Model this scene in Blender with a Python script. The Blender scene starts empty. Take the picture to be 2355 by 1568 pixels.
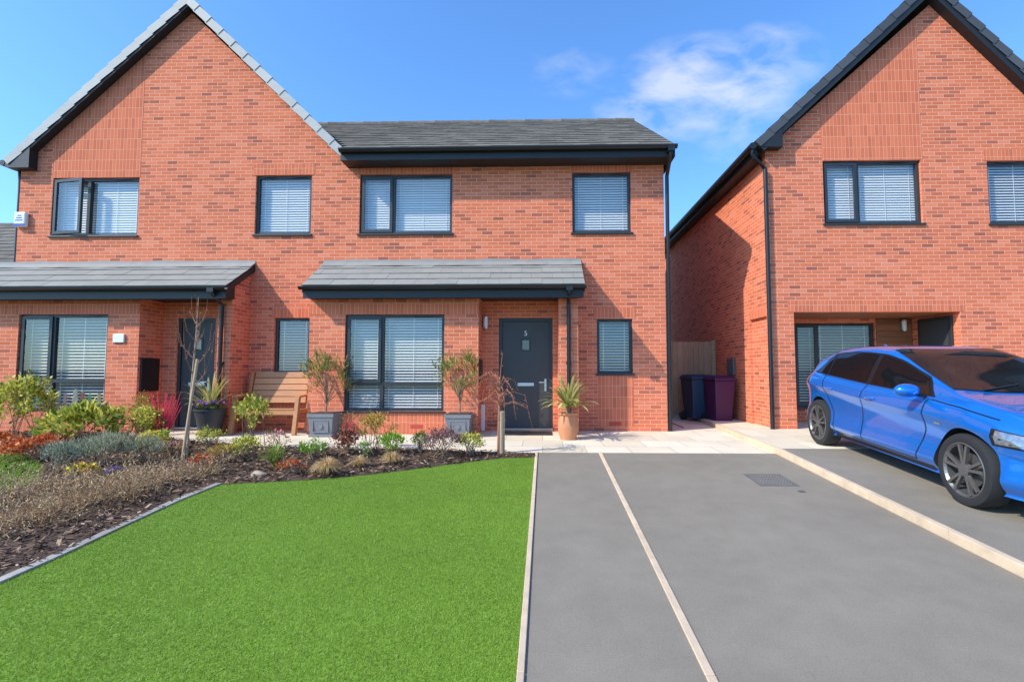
import bpy, bmesh, math, random
import numpy as np
from mathutils import Vector, Matrix
random.seed(7); rng = np.random.default_rng(7)
R = math.radians
scene = bpy.context.scene; COL = scene.collection

# ------------------------------------------------------------------ camera model
F = 1130.0; W = 2355.0; H = 1566.0; CX = 1218.0; CY = 783.0
ZC = 1.10; T = R(3.4); PSI = R(1.5)
rt = Vector((math.cos(PSI), math.sin(PSI), 0)); f0 = Vector((-math.sin(PSI), math.cos(PSI), 0))
fw = f0*math.cos(T) + Vector((0, 0, math.sin(T))); up = -f0*math.sin(T) + Vector((0, 0, math.cos(T)))
def ray(px, py): return rt*((px-CX)/F) + up*(-(py-CY)/F) + fw
def onY(px, py, Y):
    d = ray(px, py); t = Y/d.y; return Vector((d.x*t, Y, ZC+d.z*t))
def onX(px, py, X):
    d = ray(px, py); t = X/d.x; return Vector((X, d.y*t, ZC+d.z*t))
def onZ(px, py, Z):
    d = ray(px, py); t = (Z-ZC)/d.z; return Vector((d.x*t, d.y*t, Z))
_d = ray(1250, 778); SL = _d.z/_d.y
YP = onZ(1250, 1040, 0).y
def zg(y, off=0.0):
    if y >= YP: return off
    return off + SL*(max(y, -3.0)-YP)
def onG(px, py, off=0.0):
    d = ray(px, py)
    if d.z < 0:
        t = (off-ZC)/d.z
        if d.y*t >= YP: return Vector((d.x*t, d.y*t, off))
    t = (off-SL*YP-ZC)/(d.z-SL*d.y)
    return Vector((d.x*t, d.y*t, off+SL*(d.y*t-YP)))
def mpp(p): return (p-Vector((0, 0, ZC))).dot(fw)/F       # metres per photo pixel at p
def rect(px0, px1, py0, py1, Y):
    xm = (px0+px1)/2; ym = (py0+py1)/2
    return (onY(px0, ym, Y).x, onY(px1, ym, Y).x, onY(xm, py1, Y).z, onY(xm, py0, Y).z)

cam = bpy.data.cameras.new('camera'); co = bpy.data.objects.new('camera', cam); COL.objects.link(co)
co.location = (0, 0, ZC); co.rotation_euler = (math.pi/2+T, 0, PSI)
cam.sensor_width = 36; cam.lens = 36*F/W; cam.shift_x = -(CX-W/2)/W; cam.shift_y = (CY-H/2)/W
cam.clip_end = 6000; cam.clip_start = .05
scene.camera = co

# ------------------------------------------------------------------ helpers
OFF = {}
def tag(o, label=None, cat=None, group=None, kind=None):
    if label: o['label'] = label
    if cat: o['category'] = cat
    if group: o['group'] = group
    if kind: o['kind'] = kind
    return o
def thing(name, loc, label, cat, group=None, rz=0, local=False):
    o = bpy.data.objects.new(name, None); COL.objects.link(o)
    o.location = loc; o.rotation_euler = (0, 0, rz); o.empty_display_size = .1
    tag(o, label, cat, group)
    OFF[o.name] = Vector((0, 0, 0)) if local else Vector(loc)
    return o
def finish(name, me, mat, parent, smooth=False):
    o = bpy.data.objects.new(name, me); COL.objects.link(o)
    if mat: me.materials.append(mat)
    if parent: o.parent = parent; OFF[o.name] = OFF[parent.name]
    else: OFF[o.name] = Vector((0, 0, 0))
    if smooth:
        me.polygons.foreach_set('use_smooth', [True]*len(me.polygons))
        me.set_sharp_from_angle(angle=R(40))
    return o

class MB:
    def __init__(s): s.v = []; s.f = []
    def poly(s, pts):
        n = len(s.v); s.v += [tuple(p) for p in pts]; s.f.append(tuple(range(n, n+len(pts)))); return s
    def add(s, vs, fs):
        n = len(s.v); s.v += [tuple(p) for p in vs]; s.f += [tuple(i+n for i in f) for f in fs]; return s
    def box(s, x0, x1, y0, y1, z0, z1):
        v = [(x, y, z) for z in (z0, z1) for y in (y0, y1) for x in (x0, x1)]
        return s.add(v, [(0, 2, 3, 1), (4, 5, 7, 6), (0, 1, 5, 4), (2, 6, 7, 3), (0, 4, 6, 2), (1, 3, 7, 5)])
    def frustum(s, cx, cy, z0, z1, w0, d0, w1, d1):
        v = []
        for z, w, d in ((z0, w0, d0), (z1, w1, d1)):
            v += [(cx-w/2, cy-d/2, z), (cx+w/2, cy-d/2, z), (cx-w/2, cy+d/2, z), (cx+w/2, cy+d/2, z)]
        return s.add(v, [(0, 2, 3, 1), (4, 5, 7, 6), (0, 1, 5, 4), (2, 6, 7, 3), (0, 4, 6, 2), (1, 3, 7, 5)])
    def bar(s, p, q, w, h, ref=(0, 0, 1)):
        p = Vector(p); q = Vector(q); d = (q-p).normalized(); r = Vector(ref)
        if abs(d.dot(r)) > .97: r = Vector((0, 1, 0))
        a = d.cross(r).normalized()*w/2; b = a.cross(d).normalized()*h/2
        v = [e+i*a+j*b for e in (p, q) for j in (-1, 1) for i in (-1, 1)]
        return s.add(v, [(0, 2, 3, 1), (4, 5, 7, 6), (0, 1, 5, 4), (2, 6, 7, 3), (0, 4, 6, 2), (1, 3, 7, 5)])
    def tube(s, pts, rad, n=8, cap=True):
        pts = [Vector(p) for p in pts]
        if not hasattr(rad, '__len__'): rad = [rad]*len(pts)
        vs = []; fs = []
        for i, p in enumerate(pts):
            d = (pts[min(i+1, len(pts)-1)]-pts[max(i-1, 0)]).normalized()
            r = Vector((0, 0, 1)) if abs(d.z) < .9 else Vector((0, 1, 0))
            a = d.cross(r).normalized(); b = a.cross(d)
            for k in range(n):
                t = 2*math.pi*k/n; vs.append(p+(a*math.cos(t)+b*math.sin(t))*rad[i])
        for i in range(len(pts)-1):
            for k in range(n):
                fs.append((i*n+k, i*n+(k+1) % n, (i+1)*n+(k+1) % n, (i+1)*n+k))
        if cap: fs.append(tuple(range(n))); fs.append(tuple(range((len(pts)-1)*n, len(pts)*n)))
        return s.add(vs, fs)
    def lathe(s, prof, c=(0, 0, 0), n=24, axis='z'):
        vs = []; fs = []
        for r, h in prof:
            for k in range(n):
                t = 2*math.pi*k/n
                if axis == 'z': vs.append((c[0]+r*math.cos(t), c[1]+r*math.sin(t), c[2]+h))
                else: vs.append((c[0]+r*math.cos(t), c[1]+h, c[2]+r*math.sin(t)))
        for i in range(len(prof)-1):
            for k in range(n):
                fs.append((i*n+k, i*n+(k+1) % n, (i+1)*n+(k+1) % n, (i+1)*n+k))
        return s.add(vs, fs)
    def prism_xz(s, pts, y0, y1):
        n = len(pts); v = [(x, y0, z) for x, z in pts]+[(x, y1, z) for x, z in pts]
        fs = [tuple(range(n)), tuple(range(2*n-1, n-1, -1))]+[(i, (i+1) % n, n+(i+1) % n, n+i) for i in range(n)]
        return s.add(v, fs)
    def prism_yz(s, pts, x0, x1):
        n = len(pts); v = [(x0, y, z) for y, z in pts]+[(x1, y, z) for y, z in pts]
        fs = [tuple(range(n)), tuple(range(2*n-1, n-1, -1))]+[(i, (i+1) % n, n+(i+1) % n, n+i) for i in range(n)]
        return s.add(v, fs)
    def pane(s, x0, x1, y, z0, z1): return s.poly([(x0, y, z0), (x1, y, z0), (x1, y, z1), (x0, y, z1)])
    def plate(s, x0, x1, z0, z1, holes, y0, y1):
        xs = {x0, x1}; zs = {z0, z1}
        for h in holes:
            xs |= {min(max(h[0], x0), x1), min(max(h[1], x0), x1)}; zs |= {min(max(h[2], z0), z1), min(max(h[3], z0), z1)}
        xs = sorted(xs); zs = sorted(zs); nx = len(xs)-1; nz = len(zs)-1
        def solid(i, j):
            if i < 0 or j < 0 or i >= nx or j >= nz: return False
            x = (xs[i]+xs[i+1])/2; z = (zs[j]+zs[j+1])/2
            return not any(h[0] < x < h[1] and h[2] < z < h[3] for h in holes)
        for i in range(nx):
            for j in range(nz):
                if not solid(i, j): continue
                a, b, c, d = xs[i], xs[i+1], zs[j], zs[j+1]
                s.poly([(a, y0, c), (b, y0, c), (b, y0, d), (a, y0, d)]); s.poly([(a, y1, c), (a, y1, d), (b, y1, d), (b, y1, c)])
                if not solid(i-1, j): s.poly([(a, y0, c), (a, y0, d), (a, y1, d), (a, y1, c)])
                if not solid(i+1, j): s.poly([(b, y0, c), (b, y1, c), (b, y1, d), (b, y0, d)])
                if not solid(i, j-1): s.poly([(a, y0, c), (a, y1, c), (b, y1, c), (b, y0, c)])
                if not solid(i, j+1): s.poly([(a, y0, d), (b, y0, d), (b, y1, d), (a, y1, d)])
        return s
    def build(s, name, mat, parent=None, smooth=False, bevel=0):
        off = OFF[parent.name] if parent else Vector((0, 0, 0))
        me = bpy.data.meshes.new(name)
        me.from_pydata([(v[0]-off.x, v[1]-off.y, v[2]-off.z) for v in s.v], [], s.f)
        uv = me.uv_layers.new(name='UVMap').data
        for p in me.polygons:
            n = p.normal
            for li in p.loop_indices:
                x, y, z = s.v[me.loops[li].vertex_index]
                if abs(n.z) > .7: uv[li].uv = (x, y)
                elif abs(n.y) >= abs(n.x): uv[li].uv = (x, z)
                else: uv[li].uv = (y, z)
        o = finish(name, me, mat, parent, smooth)
        if bevel:
            m = o.modifiers.new('bevel', 'BEVEL'); m.width = bevel; m.segments = 2; m.limit_method = 'ANGLE'
        return o

def npmesh(name, V, k, mat, parent=None, faces=None):
    V = np.asarray(V, dtype=np.float32).reshape(-1, 3)
    off = OFF[parent.name] if parent else Vector((0, 0, 0))
    V = V-np.array(off, dtype=np.float32)
    me = bpy.data.meshes.new(name); n = len(V)
    idx = np.arange(n, dtype=np.int32) if faces is None else np.asarray(faces, dtype=np.int32).ravel()
    nf = len(idx)//k
    me.vertices.add(n); me.vertices.foreach_set('co', V.ravel())
    me.loops.add(len(idx)); me.loops.foreach_set('vertex_index', idx)
    me.polygons.add(nf); me.polygons.foreach_set('loop_start', np.arange(nf, dtype=np.int32)*k)
    me.update(calc_edges=True)
    return finish(name, me, mat, parent)

# ------------------------------------------------------------------ materials
def newmat(name):
    m = bpy.data.materials.new(name); m.use_nodes = True
    nt = m.node_tree; return m, nt, nt.nodes['Principled BSDF']
def N(nt, t, **kw):
    n = nt.nodes.new(t)
    for k, v in kw.items(): setattr(n, k, v)
    return n
def ramp(nt, cols):
    r = N(nt, 'ShaderNodeValToRGB'); e = r.color_ramp.elements
    e[0].position = cols[0][0]; e[0].color = (*cols[0][1], 1)
    e[1].position = cols[-1][0]; e[1].color = (*cols[-1][1], 1)
    for p, c in cols[1:-1]:
        x = e.new(p); x.color = (*c, 1)
    return r
def vscale(nt, col, fac):
    v = N(nt, 'ShaderNodeVectorMath', operation='SCALE')
    if hasattr(col, 'is_linked'): nt.links.new(col, v.inputs[0])
    else: v.inputs[0].default_value = col
    nt.links.new(fac, v.inputs['Scale']); return v.outputs[0]
def noisefac(nt, scale, var, stretch=None, detail=4, coord='Object'):
    tc = N(nt, 'ShaderNodeTexCoord'); src = tc.outputs[coord]
    if stretch:
        mp = N(nt, 'ShaderNodeMapping'); mp.inputs['Scale'].default_value = stretch
        nt.links.new(src, mp.inputs[0]); src = mp.outputs[0]
    no = N(nt, 'ShaderNodeTexNoise'); no.inputs['Scale'].default_value = scale; no.inputs['Detail'].default_value = detail
    nt.links.new(src, no.inputs['Vector'])
    ma = N(nt, 'ShaderNodeMath', operation='MULTIPLY_ADD'); nt.links.new(no.outputs[0], ma.inputs[0])
    ma.inputs[1].default_value = 2*var*1.6; ma.inputs[2].default_value = 1-var*1.6
    return ma.outputs[0], no.outputs[0]
def pm(name, c, rough=.6, metal=0, var=.1, sc=6, bump=0, bsc=80, island=0, coat=0, stretch=None, spec=.5, speck=0):
    m, nt, b = newmat(name)
    f, _ = noisefac(nt, sc, var, stretch); col = vscale(nt, c, f)
    if speck:
        f3, _ = noisefac(nt, 150, speck, detail=3); col = vscale(nt, col, f3)
        f4, _ = noisefac(nt, 5, speck*.45, detail=6); col = vscale(nt, col, f4)
    if island:
        g = N(nt, 'ShaderNodeNewGeometry'); ma = N(nt, 'ShaderNodeMath', operation='MULTIPLY_ADD')
        nt.links.new(g.outputs['Random Per Island'], ma.inputs[0]); ma.inputs[1].default_value = 2*island; ma.inputs[2].default_value = 1-island
        col = vscale(nt, col, ma.outputs[0])
    nt.links.new(col, b.inputs['Base Color'])
    b.inputs['Roughness'].default_value = rough; b.inputs['Metallic'].default_value = metal
    b.inputs['Coat Weight'].default_value = coat; b.inputs['Specular IOR Level'].default_value = spec
    if bump:
        _, h = noisefac(nt, bsc, .1, stretch); bp = N(nt, 'ShaderNodeBump'); bp.inputs['Strength'].default_value = bump; bp.inputs['Distance'].default_value = .01
        nt.links.new(h, bp.inputs['Height']); nt.links.new(bp.outputs[0], b.inputs['Normal'])
    return m
def brickmat(name, bw, rh, offset, cols, mortar, ms=.009, bump=.5, big=.1, scale_noise=.6, rough=.85):
    m, nt, b = newmat(name)
    tc = N(nt, 'ShaderNodeTexCoord')
    br = N(nt, 'ShaderNodeTexBrick', offset=offset, offset_frequency=2)
    br.inputs['Color1'].default_value = (0, 0, 0, 1); br.inputs['Color2'].default_value = (1, 1, 1, 1); br.inputs['Mortar'].default_value = (.5, .5, .5, 1)
    br.inputs['Scale'].default_value = 1; br.inputs['Mortar Size'].default_value = ms/2; br.inputs['Mortar Smooth'].default_value = .15
    br.inputs['Bias'].default_value = 0; br.inputs['Brick Width'].default_value = bw; br.inputs['Row Height'].default_value = rh
    nt.links.new(tc.outputs['UV'], br.inputs['Vector'])
    rp = ramp(nt, cols); nt.links.new(br.outputs['Color'], rp.inputs[0])
    f, _ = noisefac(nt, scale_noise, big, coord='UV'); f2, h2 = noisefac(nt, 45, .10, coord='UV')
    c = vscale(nt, rp.outputs[0], f); c = vscale(nt, c, f2)
    mx = N(nt, 'ShaderNodeMix', data_type='RGBA'); nt.links.new(br.outputs['Fac'], mx.inputs[0]); nt.links.new(c, mx.inputs[6]); mx.inputs[7].default_value = (*mortar, 1)
    nt.links.new(mx.outputs[2], b.inputs['Base Color']); b.inputs['Roughness'].default_value = rough; b.inputs['Specular IOR Level'].default_value = .15
    sb = N(nt, 'ShaderNodeMath', operation='SUBTRACT'); sb.inputs[0].default_value = 1; nt.links.new(br.outputs['Fac'], sb.inputs[1])
    ad = N(nt, 'ShaderNodeMath', operation='MULTIPLY_ADD'); nt.links.new(h2, ad.inputs[0]); ad.inputs[1].default_value = .35; nt.links.new(sb.outputs[0], ad.inputs[2])
    bp = N(nt, 'ShaderNodeBump'); bp.inputs['Strength'].default_value = bump; bp.inputs['Distance'].default_value = .005
    nt.links.new(ad.outputs[0], bp.inputs['Height']); nt.links.new(bp.outputs[0], b.inputs['Normal'])
    return m
def leafmat(name, cols, trans=.3, rough=.5, patch=0):
    m, nt, b = newmat(name)
    g = N(nt, 'ShaderNodeNewGeometry'); rp = ramp(nt, cols); nt.links.new(g.outputs['Random Per Island'], rp.inputs[0])
    col = rp.outputs[0]
    if patch:
        f, _ = noisefac(nt, .9, patch, detail=3); col = vscale(nt, col, f)
        f, _ = noisefac(nt, 7, patch*.6, detail=3); col = vscale(nt, col, f)
    nt.links.new(col, b.inputs['Base Color']); b.inputs['Roughness'].default_value = rough; b.inputs['Specular IOR Level'].default_value = .25
    if trans:
        tr = N(nt, 'ShaderNodeBsdfTranslucent'); nt.links.new(col, tr.inputs[0])
        mx = N(nt, 'ShaderNodeMixShader'); mx.inputs[0].default_value = trans
        nt.links.new(b.outputs[0], mx.inputs[1]); nt.links.new(tr.outputs[0], mx.inputs[2])
        nt.links.new(mx.outputs[0], nt.nodes['Material Output'].inputs[0])
    return m
def glassmat(name, base=.12, tint=(.95, .95, .95), top=.85):
    m, nt, b = newmat(name); nt.nodes.remove(b)
    tr = N(nt, 'ShaderNodeBsdfTransparent'); tr.inputs[0].default_value = (*tint, 1)
    gl = N(nt, 'ShaderNodeBsdfGlossy'); gl.inputs['Roughness'].default_value = 0.005
    lw = N(nt, 'ShaderNodeLayerWeight'); lw.inputs[0].default_value = .5
    po = N(nt, 'ShaderNodeMath', operation='POWER'); nt.links.new(lw.outputs['Facing'], po.inputs[0]); po.inputs[1].default_value = 4.5
    ma = N(nt, 'ShaderNodeMath', operation='MULTIPLY_ADD'); nt.links.new(po.outputs[0], ma.inputs[0]); ma.inputs[1].default_value = top; ma.inputs[2].default_value = base
    mx = N(nt, 'ShaderNodeMixShader'); nt.links.new(ma.outputs[0], mx.inputs[0]); nt.links.new(tr.outputs[0], mx.inputs[1]); nt.links.new(gl.outputs[0], mx.inputs[2])
    nt.links.new(mx.outputs[0], nt.nodes['Material Output'].inputs[0]); return m

BC = [(0, (.36, .105, .068)), (.08, (.50, .135, .074)), (.25, (.63, .162, .080)), (.7, (.69, .182, .090)), (1, (.74, .225, .125))]
MORT = (.76, .40, .265)
m_brick = brickmat('red_brick', .205, .067, .5, BC, MORT, ms=.009, bump=.3, big=.07)
m_sold = brickmat('soldier_brick', .067, .205, 0, [(0, (.55, .145, .076)), (.3, (.63, .162, .081)), (1, (.70, .188, .095))], (.74, .35, .22), ms=.0075, bump=.25, big=.06)
m_pave = brickmat('cream_paving', .6, .6, .5, [(0, (.68, .56, .41)), (.5, (.74, .63, .47)), (1, (.80, .69, .53))], (.46, .37, .26), ms=.012, bump=.2, big=.12, scale_noise=1.5)
m_black = pm('black_plastic', (.012, .012, .014), .4, var=.15)
m_fasc = pm('black_fascia', (.014, .015, .017), .5, var=.1)
m_frame = pm('anthracite_frame', (.028, .030, .033), .45, var=.08)
m_door = pm('anthracite_door', (.045, .049, .050), .5, var=.08, bump=.1, bsc=120)
m_blind = pm('white_blind', (.84, .82, .785), .6, var=.02, island=.05)
m_glass = glassmat('window_glass')
m_tile = pm('dark_grey_roof_tile', (.160, .138, .110), .85, var=.25, sc=9, island=.22, bump=.2, spec=.2)
m_ptile = pm('grey_slate_tile', (.28, .26, .228), .85, var=.07, sc=7, island=.05, bump=.1, spec=.15)
m_verge = pm('pale_grey_verge_cap', (.38, .365, .345), .6, var=.1, island=.08)
m_dverge = pm('dark_verge_cap', (.07, .070, .073), .6, var=.1, island=.15)
m_lead = pm('lead_flashing', (.28, .265, .24), .65, .1, var=.12, bump=.2, bsc=12)
m_white = pm('white_plastic', (.80, .78, .75), .4, var=.04)
m_silver = pm('brushed_steel', (.6, .6, .6), .3, .9, var=.05)
m_opal = pm('opal_glass', (.8, .8, .78), .3, var=.02)
m_dark = pm('dark_void', (.006, .006, .007), .9, var=.05)
m_room = pm('dim_room', (.05, .05, .05), .9, var=.05)
m_blue = pm('blue_print', (.03, .07, .4), .5, var=.03)
m_asph = pm('asphalt', (.252, .213, .165), .92, var=.12, sc=.8, bump=.3, bsc=260, spec=.15, speck=.2)
m_kerb = pm('sand_kerb', (.62, .46, .31), .85, var=.17, sc=9, island=.12, bump=.2)
m_soil = pm('bark_soil', (.080, .046, .029), .95, var=.4, sc=14, bump=.8, bsc=60)
m_turf = pm('turf_base', (.155, .265, .018), .95, var=.2, sc=30)
m_bench = pm('larch_wood', (.50, .22, .085), .55, var=.22, sc=6, stretch=(1, 14, 14), island=.14)
m_stake = pm('stake_wood', (.50, .34, .20), .8, var=.25, sc=9, stretch=(9, 9, 1), island=.05)
m_fence = pm('weathered_fence_wood', (.40, .27, .165), .8, var=.25, sc=6, stretch=(6, 6, .6), island=.12)
m_clad = pm('cedar_cladding', (.26, .10, .042), .6, var=.3, sc=5, stretch=(1, 6, 12), island=.25)
m_planter = pm('lead_grey_planter', (.19, .19, .20), .6, var=.12, bump=.1)
m_terra = pm('terracotta', (.55, .23, .11), .75, var=.18, bump=.1)
m_bpot = pm('charcoal_pot', (.03, .031, .034), .5, var=.12)
m_bark = pm('brown_bark', (.26, .17, .105), .9, var=.3, sc=30)
m_pbark = pm('pale_bark', (.42, .29, .19), .9, var=.3, sc=30)
m_rbark = pm('red_brown_twig', (.34, .14, .085), .8, var=.3, sc=30)
m_redtwig = pm('red_twig', (.85, .04, .09), .6, var=.2, sc=30)
m_iron = pm('cast_iron', (.145, .132, .115), .7, 0, var=.2, bump=.2)
m_mat = pm('black_doormat', (.02, .02, .02), .95, var=.3, sc=60)
m_stone = pm('tan_stone', (.36, .27, .19), .8, var=.25, bump=.3)
m_bin_blue = pm('blue_bin_plastic', (.008, .036, .085), .5, var=.08)
m_bin_purple = pm('purple_bin_plastic', (.05, .008, .058), .5, var=.08)

LG = leafmat('dark_green_leaf', [(0, (.045, .085, .015)), (.6, (.10, .17, .025)), (1, (.22, .29, .06))])
LY = leafmat('yellow_variegated_leaf', [(0, (.12, .17, .02)), (.3, (.32, .36, .05)), (.65, (.64, .58, .09)), (1, (.82, .72, .17))])
LB = leafmat('bright_green_leaf', [(0, (.13, .23, .03)), (.6, (.27, .42, .045)), (1, (.42, .54, .08))])
LO = leafmat('olive_leaf', [(0, (.10, .13, .025)), (.5, (.21, .24, .05)), (.8, (.34, .34, .09)), (1, (.46, .20, .08))])
LGR = leafmat('grey_green_leaf', [(0, (.17, .18, .10)), (.5, (.33, .35, .22)), (1, (.48, .49, .34))])
LGB = leafmat('blue_green_leaf', [(0, (.12, .16, .10)), (.5, (.24, .29, .20)), (1, (.38, .43, .32))])
LR = leafmat('dark_red_leaf', [(0, (.10, .025, .02)), (.5, (.25, .055, .04)), (.8, (.38, .12, .06)), (1, (.18, .22, .05))])
LP = leafmat('purple_berberis_leaf', [(0, (.12, .05, .055)), (.6, (.28, .13, .12)), (1, (.42, .24, .20))])
LOR = leafmat('orange_green_leaf', [(0, (.18, .19, .035)), (.5, (.44, .37, .07)), (.8, (.62, .33, .07)), (1, (.70, .22, .05))])
LHE = leafmat('rust_red_leaf', [(0, (.32, .06, .02)), (.6, (.66, .15, .05)), (1, (.75, .33, .10))])
LST = leafmat('straw_blade', [(0, (.44, .27, .10)), (.6, (.70, .48, .22)), (1, (.80, .62, .34))])
LBL = leafmat('green_blade', [(0, (.12, .19, .035)), (.6, (.29, .36, .07)), (1, (.55, .55, .18))])
LAG = leafmat('yucca_blade', [(0, (.24, .25, .06)), (.5, (.50, .47, .14)), (1, (.76, .66, .26))])
LTW = leafmat('dry_twig', [(0, (.24, .13, .07)), (.6, (.48, .29, .155)), (1, (.64, .46, .29))], trans=.1)
LTG = leafmat('dry_twig_tip', [(0, (.30, .21, .08)), (.6, (.55, .36, .16)), (1, (.66, .52, .28))], trans=.1)
FP = leafmat('purple_petal', [(0, (.16, .04, .45)), (1, (.42, .18, .75))])
FY = leafmat('yellow_petal', [(0, (.85, .48, .02)), (1, (.9, .75, .08))])
FO = leafmat('orange_petal', [(0, (.85, .26, .02)), (1, (.88, .48, .05))])
FR = leafmat('red_petal', [(0, (.65, .04, .03)), (1, (.8, .16, .08))])
FK = leafmat('pink_petal', [(0, (.6, .16, .2)), (1, (.75, .4, .4))])
FW = leafmat('white_petal', [(0, (.75, .74, .62)), (1, (.85, .84, .76))])
m_grass = leafmat('lawn_blade', [(0, (.135, .225, .013)), (.5, (.20, .335, .024)), (.9, (.27, .42, .04)), (1, (.42, .49, .12))], trans=.35, rough=.42, patch=.15)
m_chip = leafmat('bark_chip', [(0, (.035, .02, .012)), (.5, (.12, .066, .04)), (.85, (.26, .155, .095)), (1, (.55, .39, .26))], trans=0, rough=.85)

# ------------------------------------------------------------------ world, sun
SUN = Vector((1.75, 1.0, -1.65)).normalized()
el = math.asin(-SUN.z); rot = math.atan2(-SUN.x, -SUN.y) % (2*math.pi)
world = bpy.data.worlds.new('World'); scene.world = world; world.use_nodes = True
nt = world.node_tree; bg = nt.nodes['Background']
sky = N(nt, 'ShaderNodeTexSky', sky_type='NISHITA'); sky.sun_disc = False; sky.sun_elevation = el; sky.sun_rotation = rot
sky.air_density = 1.0; sky.dust_density = .9; sky.ozone_density = 1.1
tc = N(nt, 'ShaderNodeTexCoord'); sx = N(nt, 'ShaderNodeSeparateXYZ'); nt.links.new(tc.outputs['Generated'], sx.inputs[0])
ymax = N(nt, 'ShaderNodeMath', operation='MAXIMUM'); nt.links.new(sx.outputs[1], ymax.inputs[0]); ymax.inputs[1].default_value = .02
da = N(nt, 'ShaderNodeMath', operation='DIVIDE'); nt.links.new(sx.outputs[0], da.inputs[0]); nt.links.new(ymax.outputs[0], da.inputs[1])
db = N(nt, 'ShaderNodeMath', operation='DIVIDE'); nt.links.new(sx.outputs[2], db.inputs[0]); nt.links.new(ymax.outputs[0], db.inputs[1])
cb = N(nt, 'ShaderNodeCombineXYZ'); nt.links.new(da.outputs[0], cb.inputs[0]); nt.links.new(db.outputs[0], cb.inputs[1])
mp = N(nt, 'ShaderNodeMapping'); mp.inputs['Rotation'].default_value = (0, 0, R(-35)); mp.inputs['Scale'].default_value = (1, 2.0, 1); nt.links.new(cb.outputs[0], mp.inputs[0])
no = N(nt, 'ShaderNodeTexNoise'); no.inputs['Scale'].default_value = 8; no.inputs['Detail'].default_value = 7; no.inputs['Roughness'].default_value = .54; no.inputs['Distortion'].default_value = .3
nt.links.new(mp.outputs[0], no.inputs['Vector'])
tot = None
def mth(op, a, b, c=None):
    n = N(nt, 'ShaderNodeMath', operation=op)
    for i, v in enumerate((a, b, c)):
        if v is None: continue
        if isinstance(v, (int, float)): n.inputs[i].default_value = v
        else: nt.links.new(v, n.inputs[i])
    return n.outputs[0]
for px, py, rx, ry, wt in ((1640, 195, 240, 140, 1), (1530, 255, 180, 90, .85), (1310, 165, 130, 70, .4), (1690, 335, 90, 70, .5), (1790, 130, 130, 100, .6)):
    d = ray(px, py); a0 = d.x/d.y; b0 = d.z/d.y
    u = mth('DIVIDE', mth('SUBTRACT', da.outputs[0], a0), rx/F); v = mth('DIVIDE', mth('SUBTRACT', db.outputs[0], b0), ry/F)
    q = mth('SUBTRACT', 1, mth('ADD', mth('MULTIPLY', u, u), mth('MULTIPLY', v, v)))
    q = mth('MAXIMUM', q, 0); q = mth('MULTIPLY', mth('MULTIPLY', q, mth('SUBTRACT', 2, q)), wt)
    tot = q if tot is None else mth('MAXIMUM', tot, q)
tot = mth('MULTIPLY', tot, mth('GREATER_THAN', sx.outputs[1], .05))
cl = mth('MAXIMUM', mth('SUBTRACT', mth('ADD', no.outputs[0], mth('MULTIPLY', tot, .20)), .50), 0)
cl = mth('MINIMUM', mth('MULTIPLY', mth('MULTIPLY', cl, 2.0), mth('MULTIPLY', tot, 1.0)), .62)
tint = N(nt, 'ShaderNodeMix', data_type='RGBA', blend_type='MULTIPLY'); tint.inputs[0].default_value = 1
nt.links.new(sky.outputs[0], tint.inputs[6]); tint.inputs[7].default_value = (1.22, 2.02, 2.9, 1)
mx = N(nt, 'ShaderNodeMix', data_type='RGBA'); nt.links.new(cl, mx.inputs[0]); nt.links.new(tint.outputs[2], mx.inputs[6]); mx.inputs[7].default_value = (8.0, 8.2, 8.4, 1)
nt.links.new(mx.outputs[2], bg.inputs[0]); bg.inputs[1].default_value = .12
sl = bpy.data.lights.new('sun', 'SUN'); sl.energy = 5.0; sl.angle = R(.53); sl.color = (1, .95, .83)
so = bpy.data.objects.new('sun', sl); COL.objects.link(so); so.rotation_euler = SUN.to_track_quat('-Z', 'Y').to_euler(); so.location = (-12, -8, 14)
scene.view_settings.view_transform = 'Standard'; scene.view_settings.look = 'None'; scene.view_settings.exposure = 0

# ------------------------------------------------------------------ ground
def gpoly(name, pts, off, mat, kind='structure', parent=None):
    bm = bmesh.new(); vs = [bm.verts.new((p[0], p[1], 0)) for p in pts]; bm.faces.new(vs)
    for yy in (YP, -3.0):
        bmesh.ops.bisect_plane(bm, geom=bm.verts[:]+bm.edges[:]+bm.faces[:], plane_co=(0, yy, 0), plane_no=(0, 1, 0))
    bmesh.ops.triangulate(bm, faces=bm.faces[:])
    for v in bm.verts: v.co.z = zg(v.co.y, off)
    bmesh.ops.recalc_face_normals(bm, faces=bm.faces[:])
    for f in bm.faces:
        if f.normal.z < 0: f.normal_flip()
    me = bpy.data.meshes.new(name); bm.to_mesh(me); bm.free()
    uv = me.uv_layers.new(name='UVMap').data
    for l in me.loops: uv[l.index].uv = me.vertices[l.vertex_index].co.xy
    o = finish(name, me, mat, parent)
    if kind: o['kind'] = kind
    return o
def g2(px, py): p = onG(px, py); return (p.x, p.y)
m_ground = pm('far_ground', (.10, .13, .05), .95, var=.3, sc=.4)
gpoly('ground', [(-2500, -2500), (2500, -2500), (2500, 2500), (-2500, 2500)], -.05, m_ground)
YM = 9.0; YB = 8.46
kb = [g2(1640, 981), g2(1772, 1038), g2(2355, 1330)]       # kerb line
def kx(y):
    if y > kb[1][1]:
        t = (y-kb[1][1])/(kb[0][1]-kb[1][1]); return kb[1][0]+t*(kb[0][0]-kb[1][0])
    t = (y-kb[2][1])/(kb[1][1]-kb[2][1]); return kb[2][0]+t*(kb[1][0]-kb[2][0])
gpoly('paving', [(-16, YP), (kx(YP), YP), (kb[0][0], kb[0][1]), (kx(14), 14), (-16, 14)], 0, m_pave)
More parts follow.
